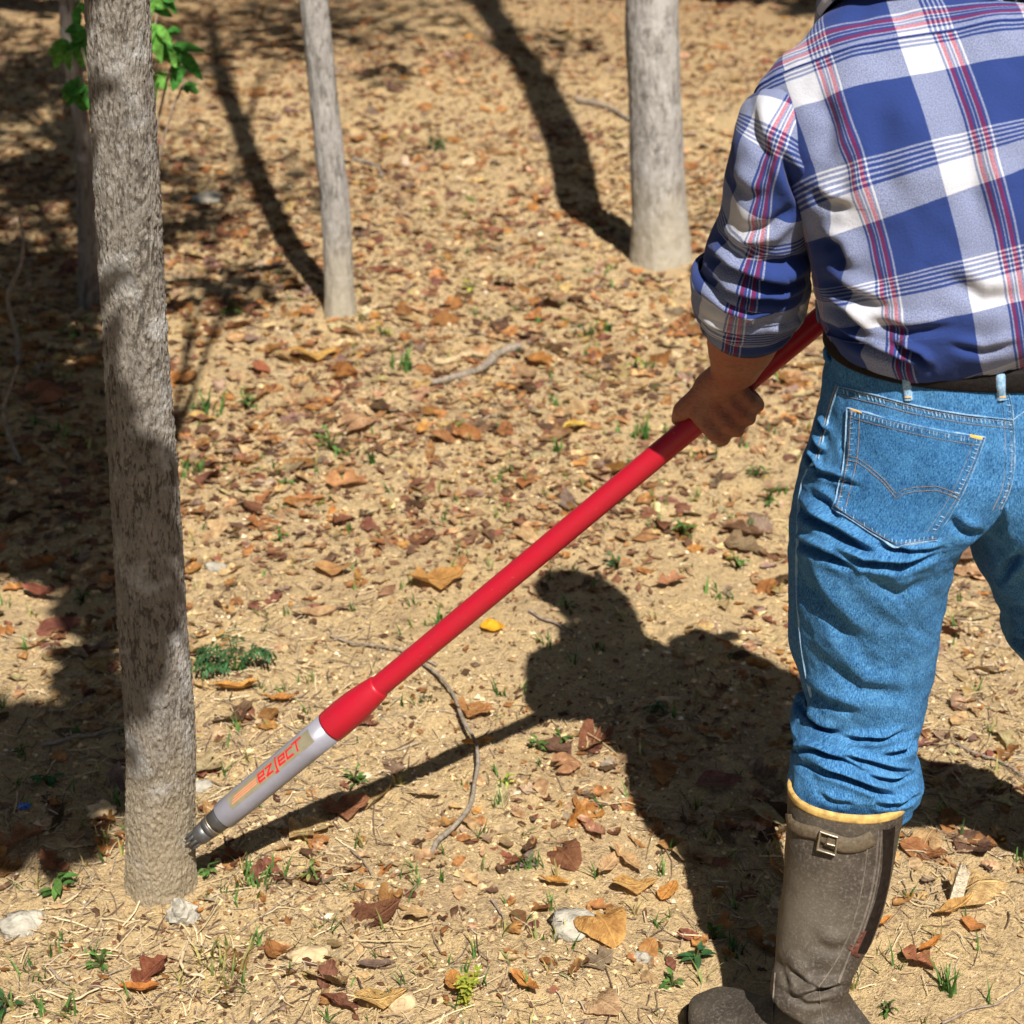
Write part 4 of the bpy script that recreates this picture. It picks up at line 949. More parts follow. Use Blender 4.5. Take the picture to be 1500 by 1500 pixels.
def sole(B, fd, sd, heel, parent):
    hx, hy = heel; out = []
    prof = [(-.012, .018), (0, .036), (.03, .042), (.08, .040), (.14, .043), (.19, .052), (.235, .050), (.268, .036), (.286, .014)]
    p = cr(prof, np.linspace(-.012, .286, 40)); 
    x = np.linspace(-.012, .286, 40); up = np.concatenate([np.stack([x, p[:, 0]], 1), np.stack([x[::-1], -p[::-1, 0]], 1)])
    rings = []
    for z, g in ((-.004, .96), (.0, 1.), (.018, 1.), (.022, .97), (.024, .6)):
        q = np.array([heel[0], heel[1], 0])+fd*((up[:, :1]-.14)*(1 if g > .9 else .9)+.14)+sd*up[:, 1:]*g; q[:, 2] = z; rings.append(q)
    V = np.stack(rings); put_sub(link('sole', mesh_np('sole', V.reshape(-1, 3), grid_faces(5, 80)), M['boot_dark']), parent)
sole(BVf, fdl, sdl, heel_l, bootl)
bvT = bvh_of((BVf, grid_faces(420, 200)))
# yellow rim: a band round the top of the shaft
def rim(B, parent):
    ctr_ = B[0].mean(0); out = nrm(B[0]-ctr_); dn = nrm(B[24].mean(0)-ctr_)
    V = np.stack([B[0]-out*.004-dn*.001, B[0]+out*.0008-dn*.0003, B[1]+out*.0013, B[2]+out*.0014, B[4]+out*.0012, B[5]+out*.0008, B[6]-out*.0006])
    put_sub(link('rim', mesh_np('rim', V.reshape(-1, 3), grid_faces(len(V), B.shape[1])), M['trim']), parent)
rim(BVf, bootl)
sm_ = [ribbon(bvT, smooth_px(l, 60), w, .0003, t_, jitter=.3) for l, w, t_ in (
  ([(1273, 1215), (1268, 1262), (1258, 1320), (1243, 1370), (1222, 1412), (1200, 1445)], .0024, .0016), ([(1286, 1215), (1283, 1262), (1275, 1310), (1262, 1355), (1243, 1400), (1228, 1440)], .0030, .0018), ([(1291, 1215), (1288, 1262), (1280, 1310), (1268, 1352), (1252, 1395)], .0018, .0013),
  ([(1136, 1425), (1133, 1465), (1132, 1498)], .002, .0015), ([(1200, 1448), (1202, 1475), (1206, 1500)], .002, .001))]
o = strips('boot_seam', M['boot_seam'], bootl, sm_)
o = strips('back_strip', M['boot_dark'], bootl, [ribbon(bvT, smooth_px([(1303, 1212), (1300, 1262), (1292, 1310), (1280, 1350), (1262, 1395)], 60), .021, .0010, .0014, cross=9)])
o = strips('stain', M['rust'], bootl, [ribbon(bvT, smooth_px([(1250, 1399), (1258, 1388), (1265, 1374), (1270, 1364)], 30), .021, .0008, .0009, cross=9, jitter=.45, seed=8)])
st1 = [ribbon(bvT, smooth_px([(1157, 1192), (1160, 1207), (1175, 1216), (1195, 1220), (1208, 1226), (1222, 1233)], 40), .0185, .003, .0022, cross=7, nsm=8), ribbon(bvT, smooth_px([(1212, 1227), (1236, 1237), (1256, 1236), (1278, 1226)], 40), .0215, .0052, .0022, cross=7, nsm=8)]
strips('strap', M['strap'], bootl, st1)
bk = [ribbon(bvT, dense(l, 2.), .0034, .0085, .0028, cross=6, nsm=1) for l in ([(1204, 1214), (1200, 1241)], [(1227, 1221), (1223, 1248)], [(1204, 1213), (1227, 1221)], [(1200, 1240), (1223, 1248)], [(1213, 1231), (1223, 1234)])]
strips('buckle', M['steel'], bootl, bk)
# right boot, outside the picture
heel_r = np.array([.90, 2.17])
SHR = [(0, .838, 2.158, .36, -.02, .078, .0, .070), (2, .85, 2.165, .25, -.02, .070, 0, .062), (4, .872, 2.18, .15, -.016, .056, 0, .05), (5.3, .880, 2.19, .105, -.016, .055, 0, .043)]
BR, fdr, sdr = make_boot(SHR, (.35, .93), heel_r, person)
BR[..., 2] = np.maximum(BR[..., 2], .006)
bootr = link('boot', mesh_np('boot', BR.reshape(-1, 3), grid_faces(420, 200)), M['boot']); put(bootr, person); rim(BR, bootr); sole(BR, fdr, sdr, heel_r, bootr)

# ------------------------------------------------------------------ the lance
lance = empty('injection_lance', tuple(LT), 'long red and grey injection lance held slanting with its tip against the front trunk', 'tool')
def lput(o): o.parent = lance; o.matrix_parent_inverse = Matrix.Translation(Vector(LT)).inverted(); return o
AXL = lambda s: LT+LA*s
def lathe(name, prof, mat, n=40, parent=None):
    s = np.array([p[0] for p in prof]); r = np.array([p[1] for p in prof]); th = np.arange(n)*2*np.pi/n
    V = (LT+LA*s[:, None])[:, None]+r[:, None, None]*(np.cos(th)[None, :, None]*ln+np.sin(th)[None, :, None]*lw)
    o = link(name, mesh_np(name, V.reshape(-1, 3), grid_faces(len(s), n)), mat)
    for p in o.data.polygons: p.use_smooth = True
    return lput(o) if parent is None else put_sub(o, parent)
ppm = FPX/proj(LT)[2]
sB0, sB1 = .042, .268       # grey barrel
lathe('nozzle', [(-.022, .001), (-.022, .0105), (-.012, .0140), (-.010, .0152), (.006, .0160), (.0065, .0148), (.009, .0148), (.0095, .0166), (.018, .0174), (.0185, .0160), (.021, .0160), (.0215, .0172), (.036, .0182), (.044, .0184), (.044, .001)], M['steel_dark'])
lathe('collar_ring', [(.0180, .0160), (.0185, .0176), (.0215, .0178), (.0225, .0160)], M['steel'])
for a in (-.9, -.2, .5, 1.2):      # gripping teeth of the nozzle
    c = AXL(-.022)+.0112*(ln*math.cos(a)+lw*math.sin(a)); mb = MB(); mb.tube(np.array([c+LA*.012, c, c-LA*.010]), [.0030, .0030, .0008], 6); lput(link('tooth', mb.mesh('tooth'), M['steel_dark']))
lathe('barrel', [(sB0, .012), (sB0, .0205), (sB0+.0015, .0214), (sB0+.05, .0219), (sB1-.05, .0230), (sB1, .0235), (sB1+.001, .0180)], M['grey_paint'], 64)
lathe('sleeve', [(sB1+.0005, .0200), (sB1+.0008, .0240), (sB1+.004, .0245), (sB1+.035, .0246), (sB1+.055, .0238), (sB1+.078, .0212), (sB1+.096, .0186), (sB1+.099, .0178), (sB1+.101, .0162), (sB1+.101, .0148)], M['red'], 64)
lathe('tube', [(sB1+.080, .0135), (sB1+.082, RT), (sB1+.084, RT), (sB1+.3, RT), (sB1+.6, RT), (sB1+.9, RT), (1.51, RT), (1.519, RT), (1.5225, RT-.0008), (1.524, RT-.003), (1.524, .001)], M['red'], 48)
def on_barrel(sv, ph, lift):
    r = np.interp(sv, [sB0, sB0+.05, sB1-.05, sB1], [.0214, .0219, .0230, .0235])+lift
    return LT+LA*np.asarray(sv)[..., None]+r[..., None]*(np.cos(ph)[..., None]*ln+np.sin(ph)[..., None]*lw)
d0, d1, p0, p1 = sB0+.030, sB1-.022, -.06, .92
ss, pp = np.meshgrid(np.linspace(d0, d1, 24), np.linspace(p0, p1, 16), indexing='ij')
dV = on_barrel(ss, pp, .0004); decal = lput(link('label_sticker', mesh_np('label_sticker', dV.reshape(-1, 3), grid_faces(24, 16, False, True)), M['decal']))
def stroke(pts, w, lift, mat, name, close=False):
    """flat print: polyline in label units (x along the lance, y towards the top edge, metres)"""
    pts = np.asarray(pts, float); out = MB()
    for a, b in zip(pts[:-1], pts[1:]):
        d = nrm(b-a); n_ = np.array([-d[1], d[0]])*w/2; a2, b2 = a-d*w*.5, b+d*w*.5; m = max(2, int(np.linalg.norm(b2-a2)/.0015)+1)
        t = np.linspace(0, 1, m)[:, None]; q = np.stack([a2+(b2-a2)*t-n_, a2+(b2-a2)*t+n_], 1)
        out.add(on_barrel(d0+q[..., 0], p0+q[..., 1]/.0225, lift).reshape(-1, 3), grid_faces(m, 2, False, True))
    return out.mesh(name)
LET = {'e': [[(.95, 0), (0, 0), (0, 1), (1, 1), (1, .48), (.1, .48)]], 'z': [[(0, 1), (1, 1), (0, 0), (1, 0)]], 'j': [[(.7, 1), (.7, -.45), (.0, -.45)], [(.7, 1.32), (.7, 1.4)]],
       'c': [[(1, 1), (0, 1), (0, 0), (1, 0)]], 't': [[(.45, 0), (.45, 1.25)], [(-.35, 1.25), (1.35, 1.25)]]}
x = .062; wl, hl = .0112, .0104; y0 = .0056
for ch in 'ezject':
    ww = wl*(.45 if ch == 'j' else .9 if ch == 't' else 1.)
    mbs = []
    for k, pl in enumerate(LET[ch]):
        pts = [(x+a*ww+(y0+b*hl)*.28, y0+b*hl) for a, b in pl]
        me = stroke(pts,    .0030, .00065+.00003*k, None, 'letter'); put_sub(link('letter', me, M['decal_red']), decal)
    x += ww+.0052
for k in range(3): put_sub(link('stripe', stroke([(.006+.004*k, y0+.0015+.0032*k), (.058+.0015*k, y0+.0015+.0032*k)], .0014, .0006, None, 'stripe'), M['decal_orange']), decal)

# ------------------------------------------------------------------ things lying on the ground
AVOID = [(heel_l[0]-.1, heel_l[1]+.08, .17), (T1[1][1], T1[1][2], T1[1][3]+.02), (T2[1][1], T2[1][2], T2[1][3]+.03), (T3[1][1], T3[1][2], T3[1][3]+.03)]
def clear(x, y):
    ok = np.ones(len(x), bool)
    for a, b, r in AVOID: ok &= np.hypot(x-a, y-b) > r
    return ok
def leaf_shape(kind, seed):
    """unit-length dry leaf with midrib along x; returns V, F"""
    r = np.random.default_rng(seed); n = 9; t = np.linspace(0, 1, n)
    if kind == 'oval': w = .27*np.sin(np.pi*t**.85)**.8
    elif kind == 'narrow': w = .15*np.sin(np.pi*t**.9)**.9
    elif kind == 'oak': w = .30*np.sin(np.pi*t**.8)**.7*(1-.5*(np.cos(t*np.pi*5.2) > .1)*np.sin(np.pi*t))
    if kind == 'maple':
        m = 22; th = np.linspace(-2.75, 2.75, m); rad = .50*(1-.40*np.abs(np.sin(th*1.14+.35*np.sign(th)))**1.5)*(1+.05*r.normal(size=m))
        R1 = np.stack([.42+rad*np.cos(th), rad*np.sin(th)*1.05], 1); R0 = np.stack([.42+.45*rad*np.cos(th), .45*rad*np.sin(th)], 1)
        V2 = np.concatenate([[[.42, 0]], R0, R1, [[0., 0]]]); k = np.arange(m-1)
        mpl = True; F = [np.stack([1+m+k, 1+m+k+1, 1+k+1, 1+k], 1), np.concatenate([np.stack([np.zeros(m-1, int), 1+k, 1+k+1], 1), [[0, 2*m+1, 1], [0, m, 2*m+1]]])]
    else:
        w = w*(1+.12*r.normal(size=n)); V2 = np.stack([np.stack([t, -w], 1), np.stack([t, 0*t], 1), np.stack([t, w], 1)], 1).reshape(-1, 2); F = [grid_faces(n, 3, False, True)]
    x, y = V2.T; c1, c2, c3 = r.uniform(-1.3, 1.3), r.uniform(.1, 1.1), r.uniform(-1, 1)
    z = c1*.5*(x-.5)**2+c2*np.abs(y)*.75+c3*y*(x-.5)*.9+.018*r.normal(size=len(x))+.05*np.sin(9*x+seed)*np.abs(y)*4
    if kind == 'maple':
        rho = np.hypot(x-.42, y); th_ = np.arctan2(y, x-.42)
        z = (.9 if seed % 2 else -.55)*rho**2+.16*rho*np.cos(2*th_+seed)+.10*rho*np.cos(3*th_+2*seed)+.012*r.normal(size=len(x))
    z -= np.percentile(z, 12)
    return np.stack([x-.5, y, np.maximum(z, -.02)], 1), F
KINDS = [('oval', 11), ('oval', 12), ('oak', 13), ('oak', 14), ('narrow', 15), ('maple', 16), ('maple', 17), ('oval', 18), ('narrow', 19), ('oak', 20)]
SHAPES = [leaf_shape(k, s) for k, s in KINDS]
SHME = [mesh_np('fallen_leaf', V, F, True) for V, F in SHAPES]
for m in SHME: m.materials.append(M['leaf_object'])
LCOL = {'orange brown': (.43, .205, .075), 'tan': (.54, .36, .185), 'red brown': (.27, .115, .07), 'dark brown': (.15, .085, .05), 'pale straw': (.62, .47, .27), 'greyish brown': (.33, .235, .17)}
LCOL = {k_: tuple(c_*.84 for c_ in v_) for k_, v_ in LCOL.items()}
LP = [('orange brown', .27), ('tan', .28), ('red brown', .13), ('dark brown', .10), ('pale straw', .13), ('greyish brown', .09)]
def place_leaf(shape, x, y, size, rz, col, label, group=None, tilt=(0, 0), name='fallen_leaf', dz=.002, sz=1.):
    o = bpy.data.objects.new(name, SHME[shape]); COL.objects.link(o); o.location = (x, y, float(gz(x, y))+dz); o.rotation_euler = (tilt[0], tilt[1], rz); o.scale = (size, size, size*sz)
    o.color = tuple(col)+(1,); return tag(o, label, 'leaf', group)
special = [  # px, py, size px, shape, rot deg, colour, label
 (722, 936, 36, 0, -20, (.80, .42, .03), 'bright yellow oval leaf lying just below the middle of the lance'),
 (842, 636, 40, 7, 10, (.80, .56, .12), 'pale yellow round leaf on the bare dirt beyond the lance near the hand'),
 (640, 868, 78, 2, 15, (.52, .28, .09), 'curled orange brown leaf lying above the middle of the red tube'),
 (220, 1412, 66, 3, 60, (.25, .09, .05), 'curled dark red leaf in front of the near trunk'),
 (205, 1440, 56, 8, 8, (.46, .18, .05), 'narrow orange leaf under the curled dark red leaf'),
 (890, 1375, 84, 5, -70, (.58, .33, .11), 'crumpled golden lobed leaf leaning on the white stone'),
 (892, 1268, 66, 4, 60, (.60, .40, .22), 'long tan leaf in the small fan of leaves below the shadow'),
 (918, 1262, 66, 4, -55, (.56, .36, .18), 'long pale leaf crossing the small fan of leaves below the shadow'),
 (930, 1300, 60, 1, 5, (.60, .36, .13), 'golden crinkled leaf at the lower edge of the leaf fan'),
 (812, 1295, 46, 4, -10, (.56, .30, .08), 'small orange leaf left of the leaf fan'),
 (980, 1305, 44, 0, 60, (.60, .29, .08), 'upright orange leaf between the leaf fan and the boot'),
 (490, 842, 56, 1, -5, (.58, .33, .14), 'tan curled leaf alone on the dirt right of the near trunk'),
 (508, 712, 56, 3, 0, (.50, .26, .12), 'brown crumpled leaf on the dirt behind the lance'),
 (530, 628, 60, 5, 30, (.52, .32, .18), 'broad pinkish tan leaf beside green weeds'),
 (618, 636, 46, 4, 80, (.62, .33, .10), 'upright narrow orange leaf near the weeds'),
 (460, 530, 66, 1, 20, (.68, .42, .13), 'large golden leaf near the thin pale trunk'),
 (380, 548, 34, 7, -20, (.36, .13, .07), 'small red brown leaf between the two left trunks'),
 (295, 622, 46, 0, -10, (.68, .44, .16), 'golden oval leaf right beside the near trunk'),
 (78, 580, 66, 5, 40, (.36, .15, .08), 'reddish leaf in the shade left of the near trunk'),
 (60, 870, 60, 8, -30, (.30, .11, .07), 'dark reddish leaf in the sunny patch left of the near trunk'),
 (30, 1240, 70, 3, 30, (.36, .18, .09), 'brown crumpled leaf at the left edge beyond the white stone'),
 (80, 1272, 56, 2, -40, (.34, .15, .08), 'brown leaf standing in the shade edge left of the trunk base'),
 (700, 1102, 50, 8, 25, (.56, .30, .09), 'orange leaf under the bent twig on the lance shadow'),
 (690, 1048, 60, 2, -10, (.50, .25, .10), 'curled orange leaf right of the bent twig top'),
 (1055, 1155, 66, 0, 5, (.30, .15, .12), 'purplish leaf in the man\'s shadow left of his knee'),
 (835, 1130, 46, 5, 20, (.46, .25, .13), 'small cupped brown leaf below the shadow of the shoulder'),
 (622, 1170, 48, 4, -5, (.62, .46, .26), 'pale curled leaf on the edge of the lance shadow'),
 (985, 862, 40, 3, 10, (.44, .22, .12), 'curled brown leaf at the upper right of the man\'s shadow'),
 (1395, 1345, 66, 4, 28, (.60, .36, .13), 'long golden leaf right of the boot'),
 (1440, 1312, 92, 5, 15, (.62, .43, .2), 'big pale crumpled leaf behind the white stub'),
 (1425, 1362, 34, 1, -30, (.46, .2, .07), 'small orange leaf below the long golden leaf right of the boot'),
 (1362, 1398, 44, 8, 35, (.56, .24, .06), 'orange leaf pointing up right of the boot shaft'),
 (1345, 1415, 50, 3, -40, (.36, .15, .08), 'brown leaf below the orange leaf right of the boot'),
 (1290, 1362, 40, 8, 30, (.58, .26, .07), 'orange sliver of a leaf touching the back of the boot'),
 (665, 1455, 46, 0, 100, (.50, .24, .07), 'brown upright leaf beside the yellow green sprig'),
 (770, 1455, 60, 8, -50, (.56, .26, .08), 'orange narrow leaf right of the yellow green sprig'),
 (560, 1482, 70, 1, 10, (.66, .44, .17), 'tan leaf at the bottom edge of the picture'),
 (610, 1350, 36, 7, 0, (.52, .36, .18), 'small tan round leaf on the near dirt'),
 (350, 1015, 60, 8, 5, (.62, .32, .09), 'orange leaf lying close to the grey end of the lance'),
 (505, 1190, 70, 2, 15, (.32, .15, .08), 'brown leaf just under the lance shadow'),
 (410, 1030, 50, 4, -8, (.60, .28, .08), 'small orange leaf behind the grey barrel'),
 (1260, 330, 1, 0, 0, (.4, .2, .1), None)]
taken = []
for px, py, sp, sh, rz, col, lab in special:
    if lab is None: continue
    g = G(px, py); d = proj(g)[2]; place_leaf(sh, g[0], g[1], sp/FPX*d*1.12, math.radians(rz), col, lab, tilt=(random.uniform(-.2, .3), random.uniform(-.15, .15)), dz=.011, sz=1.15)
    taken.append((g[0], g[1]))
# the rest of the fallen leaves
r = np.random.default_rng(21); NC = 27000
ly = 1.55*(11.5/1.55)**(r.random(NC)**.80); lx = (r.random(NC)*2-1)*(.44*ly+.65)
den = .12+.95*sstep(2.6, 3.9, ly)+.95*fbm(lx*1.7, ly*1.7, 4.4, 3)-.55*np.exp(-((ly-3.15)/.35)**2)*np.exp(-((lx+.1)/.5)**2)
den = np.where((ly > 3.5) & (ly < 4.2) & (abs(lx-.15) < .5), den*.35, den); den = den-.5*np.exp(-((ly-5.6)/.5)**2-((lx-.9)/.5)**2)
keep = (r.random(NC) < den*1.0) & clear(lx, ly)
for tx_, ty_ in taken: keep &= np.hypot(lx-tx_, ly-ty_) > .055
lx, ly = lx[keep], ly[keep]; n = len(lx)
lsz = np.clip(r.lognormal(-3.52+.30*sstep(2.6, 4, ly), .45, n), .012, .095); lk = r.integers(0, len(KINDS), n); lc = r.choice(len(LP), n, p=[p for _, p in LP]); rz = r.random(n)*6.283
dd = proj(np.stack([lx, ly, lx*0], 1)); inview = (dd[0] > -10) & (dd[0] < 1510) & (dd[1] < 1512) & (dd[1] > -5)
size_px = np.where(inview, lsz/dd[2], 0); order = np.argsort(-size_px); ind = set(order[:300-len(taken)].tolist())
print('leaves', n, 'in view', inview.sum())
lit = MB()
LAND = [(235, 1290, 'the front trunk base'), (265, 1345, 'the rough white stone'), (30, 1352, 'the flat pale stone'), (842, 1358, 'the flat white stone'), (890, 1268, 'the leaf fan'), (660, 1030, 'the bent twig top'), (690, 1170, 'the bent twig middle'), (640, 1250, 'the bent twig end'), (345, 960, 'the feathery plant'),
 (380, 1300, 'the grass under the lance tip'), (497, 466, 'the thin pale trunk'), (968, 388, 'the thick pale trunk'), (700, 550, 'the grey broken branch'), (842, 636, 'the pale yellow leaf'), (722, 936, 'the bright yellow leaf'), (640, 868, 'the curled leaf by the tube'), (1055, 600, 'the hand'), (870, 870, 'the head shadow'), (1000, 1000, 'the body shadow middle'),
 (1400, 1300, 'the white stub'), (1180, 1480, 'the boot'), (1440, 1160, 'the leg shadow'), (1140, 850, "the man's thigh"), (690, 1450, 'the yellow green sprig'), (220, 1412, 'the curled dark red leaf'), (85, 1305, 'the left seedling'), (490, 842, 'the lone tan leaf'), (530, 628, 'the pinkish tan leaf'), (640, 215, 'the far dark clump'), (780, 200, 'the thick trunk shadow'), (380, 230, 'the thin trunk shadow'), (60, 700, 'the left leafy shade'), (60, 950, 'the left sunny patch'), (318, 826, 'the small white stone'), (1000, 785, 'the green clump by the tube'), (560, 1482, 'the tan leaf at the bottom edge'), (150, 1408, 'the tiny leaved weed'), (430, 1140, 'the grey barrel'), (800, 730, 'the red tube'), (455, 1408, 'the yellowish flat stone'), (1390, 1450, 'the grass right of the boot'), (620, 400, 'the far litter middle'), (1050, 60, 'the shoulder'), (130, 440, 'the crooked sapling')]
LABS = {}
def leaf_label(cn, sh_, size, px, py):
    j = min(range(len(LAND)), key=lambda j_: math.hypot(LAND[j_][0]-px, LAND[j_][1]-py)); dx, dy = px-LAND[j][0], py-LAND[j][1]
    where_ = ('right of' if dx > 0 else 'left of') if abs(dx) > abs(dy) else ('in front of' if dy > 0 else 'beyond')
    sz_ = 'tiny' if size < .034 else 'small' if size < .045 else 'middling' if size < .062 else 'large'
    b_ = f'{sz_} {cn} {sh_} leaf {where_} {LAND[j][2]}'; LABS[b_] = LABS.get(b_, 0)+1; c_ = LABS[b_]
    return b_ if c_ == 1 else b_+('', '', ', farther out', ', third one out', ', fourth one out', ', fifth one out', ', sixth one out', ', seventh one out', ', eighth one out', ', ninth one out')[min(c_, 9)]
where = lambda y: 'on the near dirt in front of the lance' if y < 2.3 else 'on the dirt around the lance' if y < 3.1 else 'in the middle distance beyond the lance' if y < 4.6 else 'on the far slope between the back trunks'
shp = {'oval': 'oval', 'oak': 'wavy edged', 'narrow': 'narrow', 'maple': 'lobed'}
for i in sorted(range(n), key=lambda i_: min(math.hypot(a_-dd[0][i_], b_-dd[1][i_]) for a_, b_, _ in LAND)):
    cn = LP[lc[i]][0]; col = np.array(LCOL[cn])*(.72+.5*r.random())*(1+np.array([.04, .05, .10])*r.normal(size=3)); col = np.clip(col, .01, .9)
    tx, ty = r.normal(0, .22, 2)
    if i in ind:
        place_leaf(int(lk[i]), float(lx[i]), float(ly[i]), float(lsz[i]), float(rz[i]), col, leaf_label(cn, shp[KINDS[lk[i]][0]], lsz[i], dd[0][i], dd[1][i]), 'fallen leaves scattered over the ground', (float(tx), float(ty)), dz=.003)
    else:
        V, F = SHAPES[lk[i]]; col = col*(.62+.75*r.random((len(V), 1))); Rm_ = np.array((Matrix.Rotation(rz[i], 3, 'Z')@Matrix.Rotation(ty, 3, 'Y')@Matrix.Rotation(tx, 3, 'X')))
        lit.add((V*lsz[i]*[1, 1, .7])@Rm_.T+np.array([lx[i], ly[i], float(gz(lx[i], ly[i]))+.003]), F, col)
tag(link('leaf_litter', lit.mesh('leaf_litter', True, True), M['leaf_attr']), 'small dry brown and orange leaves covering the forest floor', None, None, 'stuff')

# straw, crumbs of soil, leaf scraps
def scatter(nc, seed, y0=1.6, y1=8., pw=.9):
    q = np.random.default_rng(seed); y = y0*(y1/y0)**(q.random(nc)**pw); x = (q.random(nc)*2-1)*(.41*y+.55); k = clear(x, y); return q, x[k], y[k]
q, x, y = scatter(40000, 31, 1.6, 6.)
k = q.random(len(x)) < .45+.6*fbm(x*2.2, y*2.2, 9.1, 3); x, y = x[k], y[k]; n = len(x)
L = np.clip(q.lognormal(-3.75, .6, n), .006, .13); a = q.random(n)*6.283; bend = q.normal(0, .22, n); wd = q.uniform(.0003, .00095, n)*(1+.15*y)
t = np.linspace(-.5, .5, 4); ang = a[:, None]+bend[:, None]*t; cx = x[:, None]+np.cos(ang)*t*L[:, None]; cy = y[:, None]+np.sin(ang)*t*L[:, None]
cz = gz(cx, cy)+.0018+np.abs(q.normal(0, .003, (n, 1)))+q.normal(0, .06, (n, 1))*t*L[:, None]*1.5
cz = np.maximum(cz, gz(cx, cy)+.001)
T_ = np.stack([-np.sin(ang), np.cos(ang)], -1)
V = np.stack([np.stack([cx-T_[..., 0]*wd[:, None], cy-T_[..., 1]*wd[:, None], cz], -1), np.stack([cx, cy, cz+wd[:, None]*1.3], -1), np.stack([cx+T_[..., 0]*wd[:, None], cy+T_[..., 1]*wd[:, None], cz], -1)], 2)
base = grid_faces(4, 3, False, True); F = (np.arange(n)*12)[:, None, None]+base[None]
pal = np.array([(.58, .46, .27), (.48, .36, .20), (.62, .51, .33), (.22, .15, .1), (.36, .27, .18), (.42, .34, .25), (.13, .09, .065)])
C = np.repeat(pal[q.integers(0, 7, n)]*q.uniform(.6, 1.0, (n, 1)), 12, 0)
tag(link('straw', mesh_np('straw', V.reshape(-1, 3), F.reshape(-1, 4), True, col=C), M['bits']), 'dry straw and rootlets scattered over the dirt', None, None, 'stuff')
q, x, y = scatter(80000, 32, 1.6, 6.5)
k = q.random(len(x)) < .5+.5*fbm(x*3, y*3, 5.1, 2); x, y = x[k], y[k]; n = len(x)
s = np.clip(q.lognormal(-6.2, .5, n), .0009, .0065)*(1+.12*(y-1.8))
oct_ = np.array([(1, 0, 0), (0, 1, 0), (-1, 0, 0), (0, -1, 0), (0, 0, .75), (0, 0, -.6)]); of = np.array([(0, 1, 4), (1, 2, 4), (2, 3, 4), (3, 0, 4), (1, 0, 5), (2, 1, 5), (3, 2, 5), (0, 3, 5)])
ra = q.random(n)*6.283; O = oct_[None]*(1+.35*q.normal(size=(n, 6, 1))); O = np.stack([O[..., 0]*np.cos(ra)[:, None]-O[..., 1]*np.sin(ra)[:, None], O[..., 0]*np.sin(ra)[:, None]+O[..., 1]*np.cos(ra)[:, None], O[..., 2]], -1)
V = O*s[:, None, None]+np.stack([x, y, gz(x, y)+s*.35], -1)[:, None]
pal = np.array([(.62, .44, .24), (.52, .37, .22), (.68, .51, .29), (.42, .30, .19), (.64, .55, .40), (.26, .18, .11), (.58, .42, .22)])
C = np.repeat(pal[q.integers(0, 7, n)]*q.uniform(.8, 1.2, (n, 1)), 6, 0)
tag(link('gravel', mesh_np('gravel', V.reshape(-1, 3), ((np.arange(n)*6)[:, None, None]+of[None]).reshape(-1, 3), False, col=C), M['bits']), 'crumbs of soil and tiny pebbles on the dirt', None, None, 'stuff')
q, x, y = scatter(115000, 33, 1.6, 10.)
k = q.random(len(x)) < .16+.6*sstep(2.7, 4, y)+.6*fbm(x*2, y*2, 2.1, 3); x, y = x[k], y[k]; n = len(x)
s = np.clip(q.lognormal(-5.5, .5, n), .0018, .011)*(1+.12*y); an = q.random(n)*6.283; ax = np.stack([np.cos(an), np.sin(an), q.normal(0, .25, n)], 1); sd = np.stack([-np.sin(an), np.cos(an), q.normal(0, .3, n)], 1)
c0 = np.stack([x, y, gz(x, y)+.0025+s*.15], 1); S = s[:, None]
V = np.stack([c0-ax*S*q.uniform(.4, 1.2, (n, 1)), c0-sd*S*q.uniform(.15, .7, (n, 1))+[0, 0, .001], c0+ax*S*q.uniform(.3, 1.2, (n, 1)), c0+sd*S*q.uniform(.1, .8, (n, 1)), c0+np.stack([x*0, y*0, s*.25], 1)], 1)
f = np.array([(0, 1, 4), (1, 2, 4), (2, 3, 4), (3, 0, 4)])
pal = np.array(list(LCOL.values()))*np.array([.8, .78, .75]); C = np.repeat(pal[q.integers(0, 6, n)]*q.uniform(.7, 1.2, (n, 1)), 5, 0)
tag(link('leaf_crumbs', mesh_np('leaf_crumbs', V.reshape(-1, 3), ((np.arange(n)*5)[:, None, None]+f[None]).reshape(-1, 3), False, col=C), M['leaf_attr']), 'broken scraps of dead leaves over the dirt', None, None, 'stuff')

q, x, y = scatter(64000, 35, 3.1, 12., .8)
k = q.random(len(x)) < .04+.48*sstep(3.6, 6.2, y)+.95*fbm(x*1.3, y*1.3, 7.3, 3); x, y = x[k], y[k]; n = len(x)
s = np.clip(q.lognormal(-4.25, .4, n), .006, .032); an = q.random(n)*6.283; ax = np.stack([np.cos(an), np.sin(an), q.normal(0, .22, n)], 1); sd = np.stack([-np.sin(an), np.cos(an), q.normal(0, .3, n)], 1)
c0 = np.stack([x, y, gz(x, y)+.004+s*.12], 1); S = s[:, None]
V = np.stack([c0-ax*S, c0-sd*S*q.uniform(.25, .65, (n, 1)), c0+ax*S*q.uniform(.6, 1.2, (n, 1)), c0+sd*S*q.uniform(.25, .65, (n, 1)), c0+np.stack([x*0, y*0, s*q.uniform(-.1, .45, n)], 1)], 1)
pal = np.array([(.36, .19, .085), (.42, .28, .15), (.24, .115, .07), (.15, .085, .055), (.48, .35, .2), (.30, .17, .10)]); C = np.repeat(pal[q.integers(0, 6, n)]*q.uniform(.65, 1.15, (n, 1)), 5, 0)
tag(link('leaf_carpet', mesh_np('leaf_carpet', V.reshape(-1, 3), ((np.arange(n)*5)[:, None, None]+f[None]).reshape(-1, 3), False, col=C), M['leaf_attr']), 'reddish brown carpet of dead leaves between the back trunks', None, None, 'stuff')

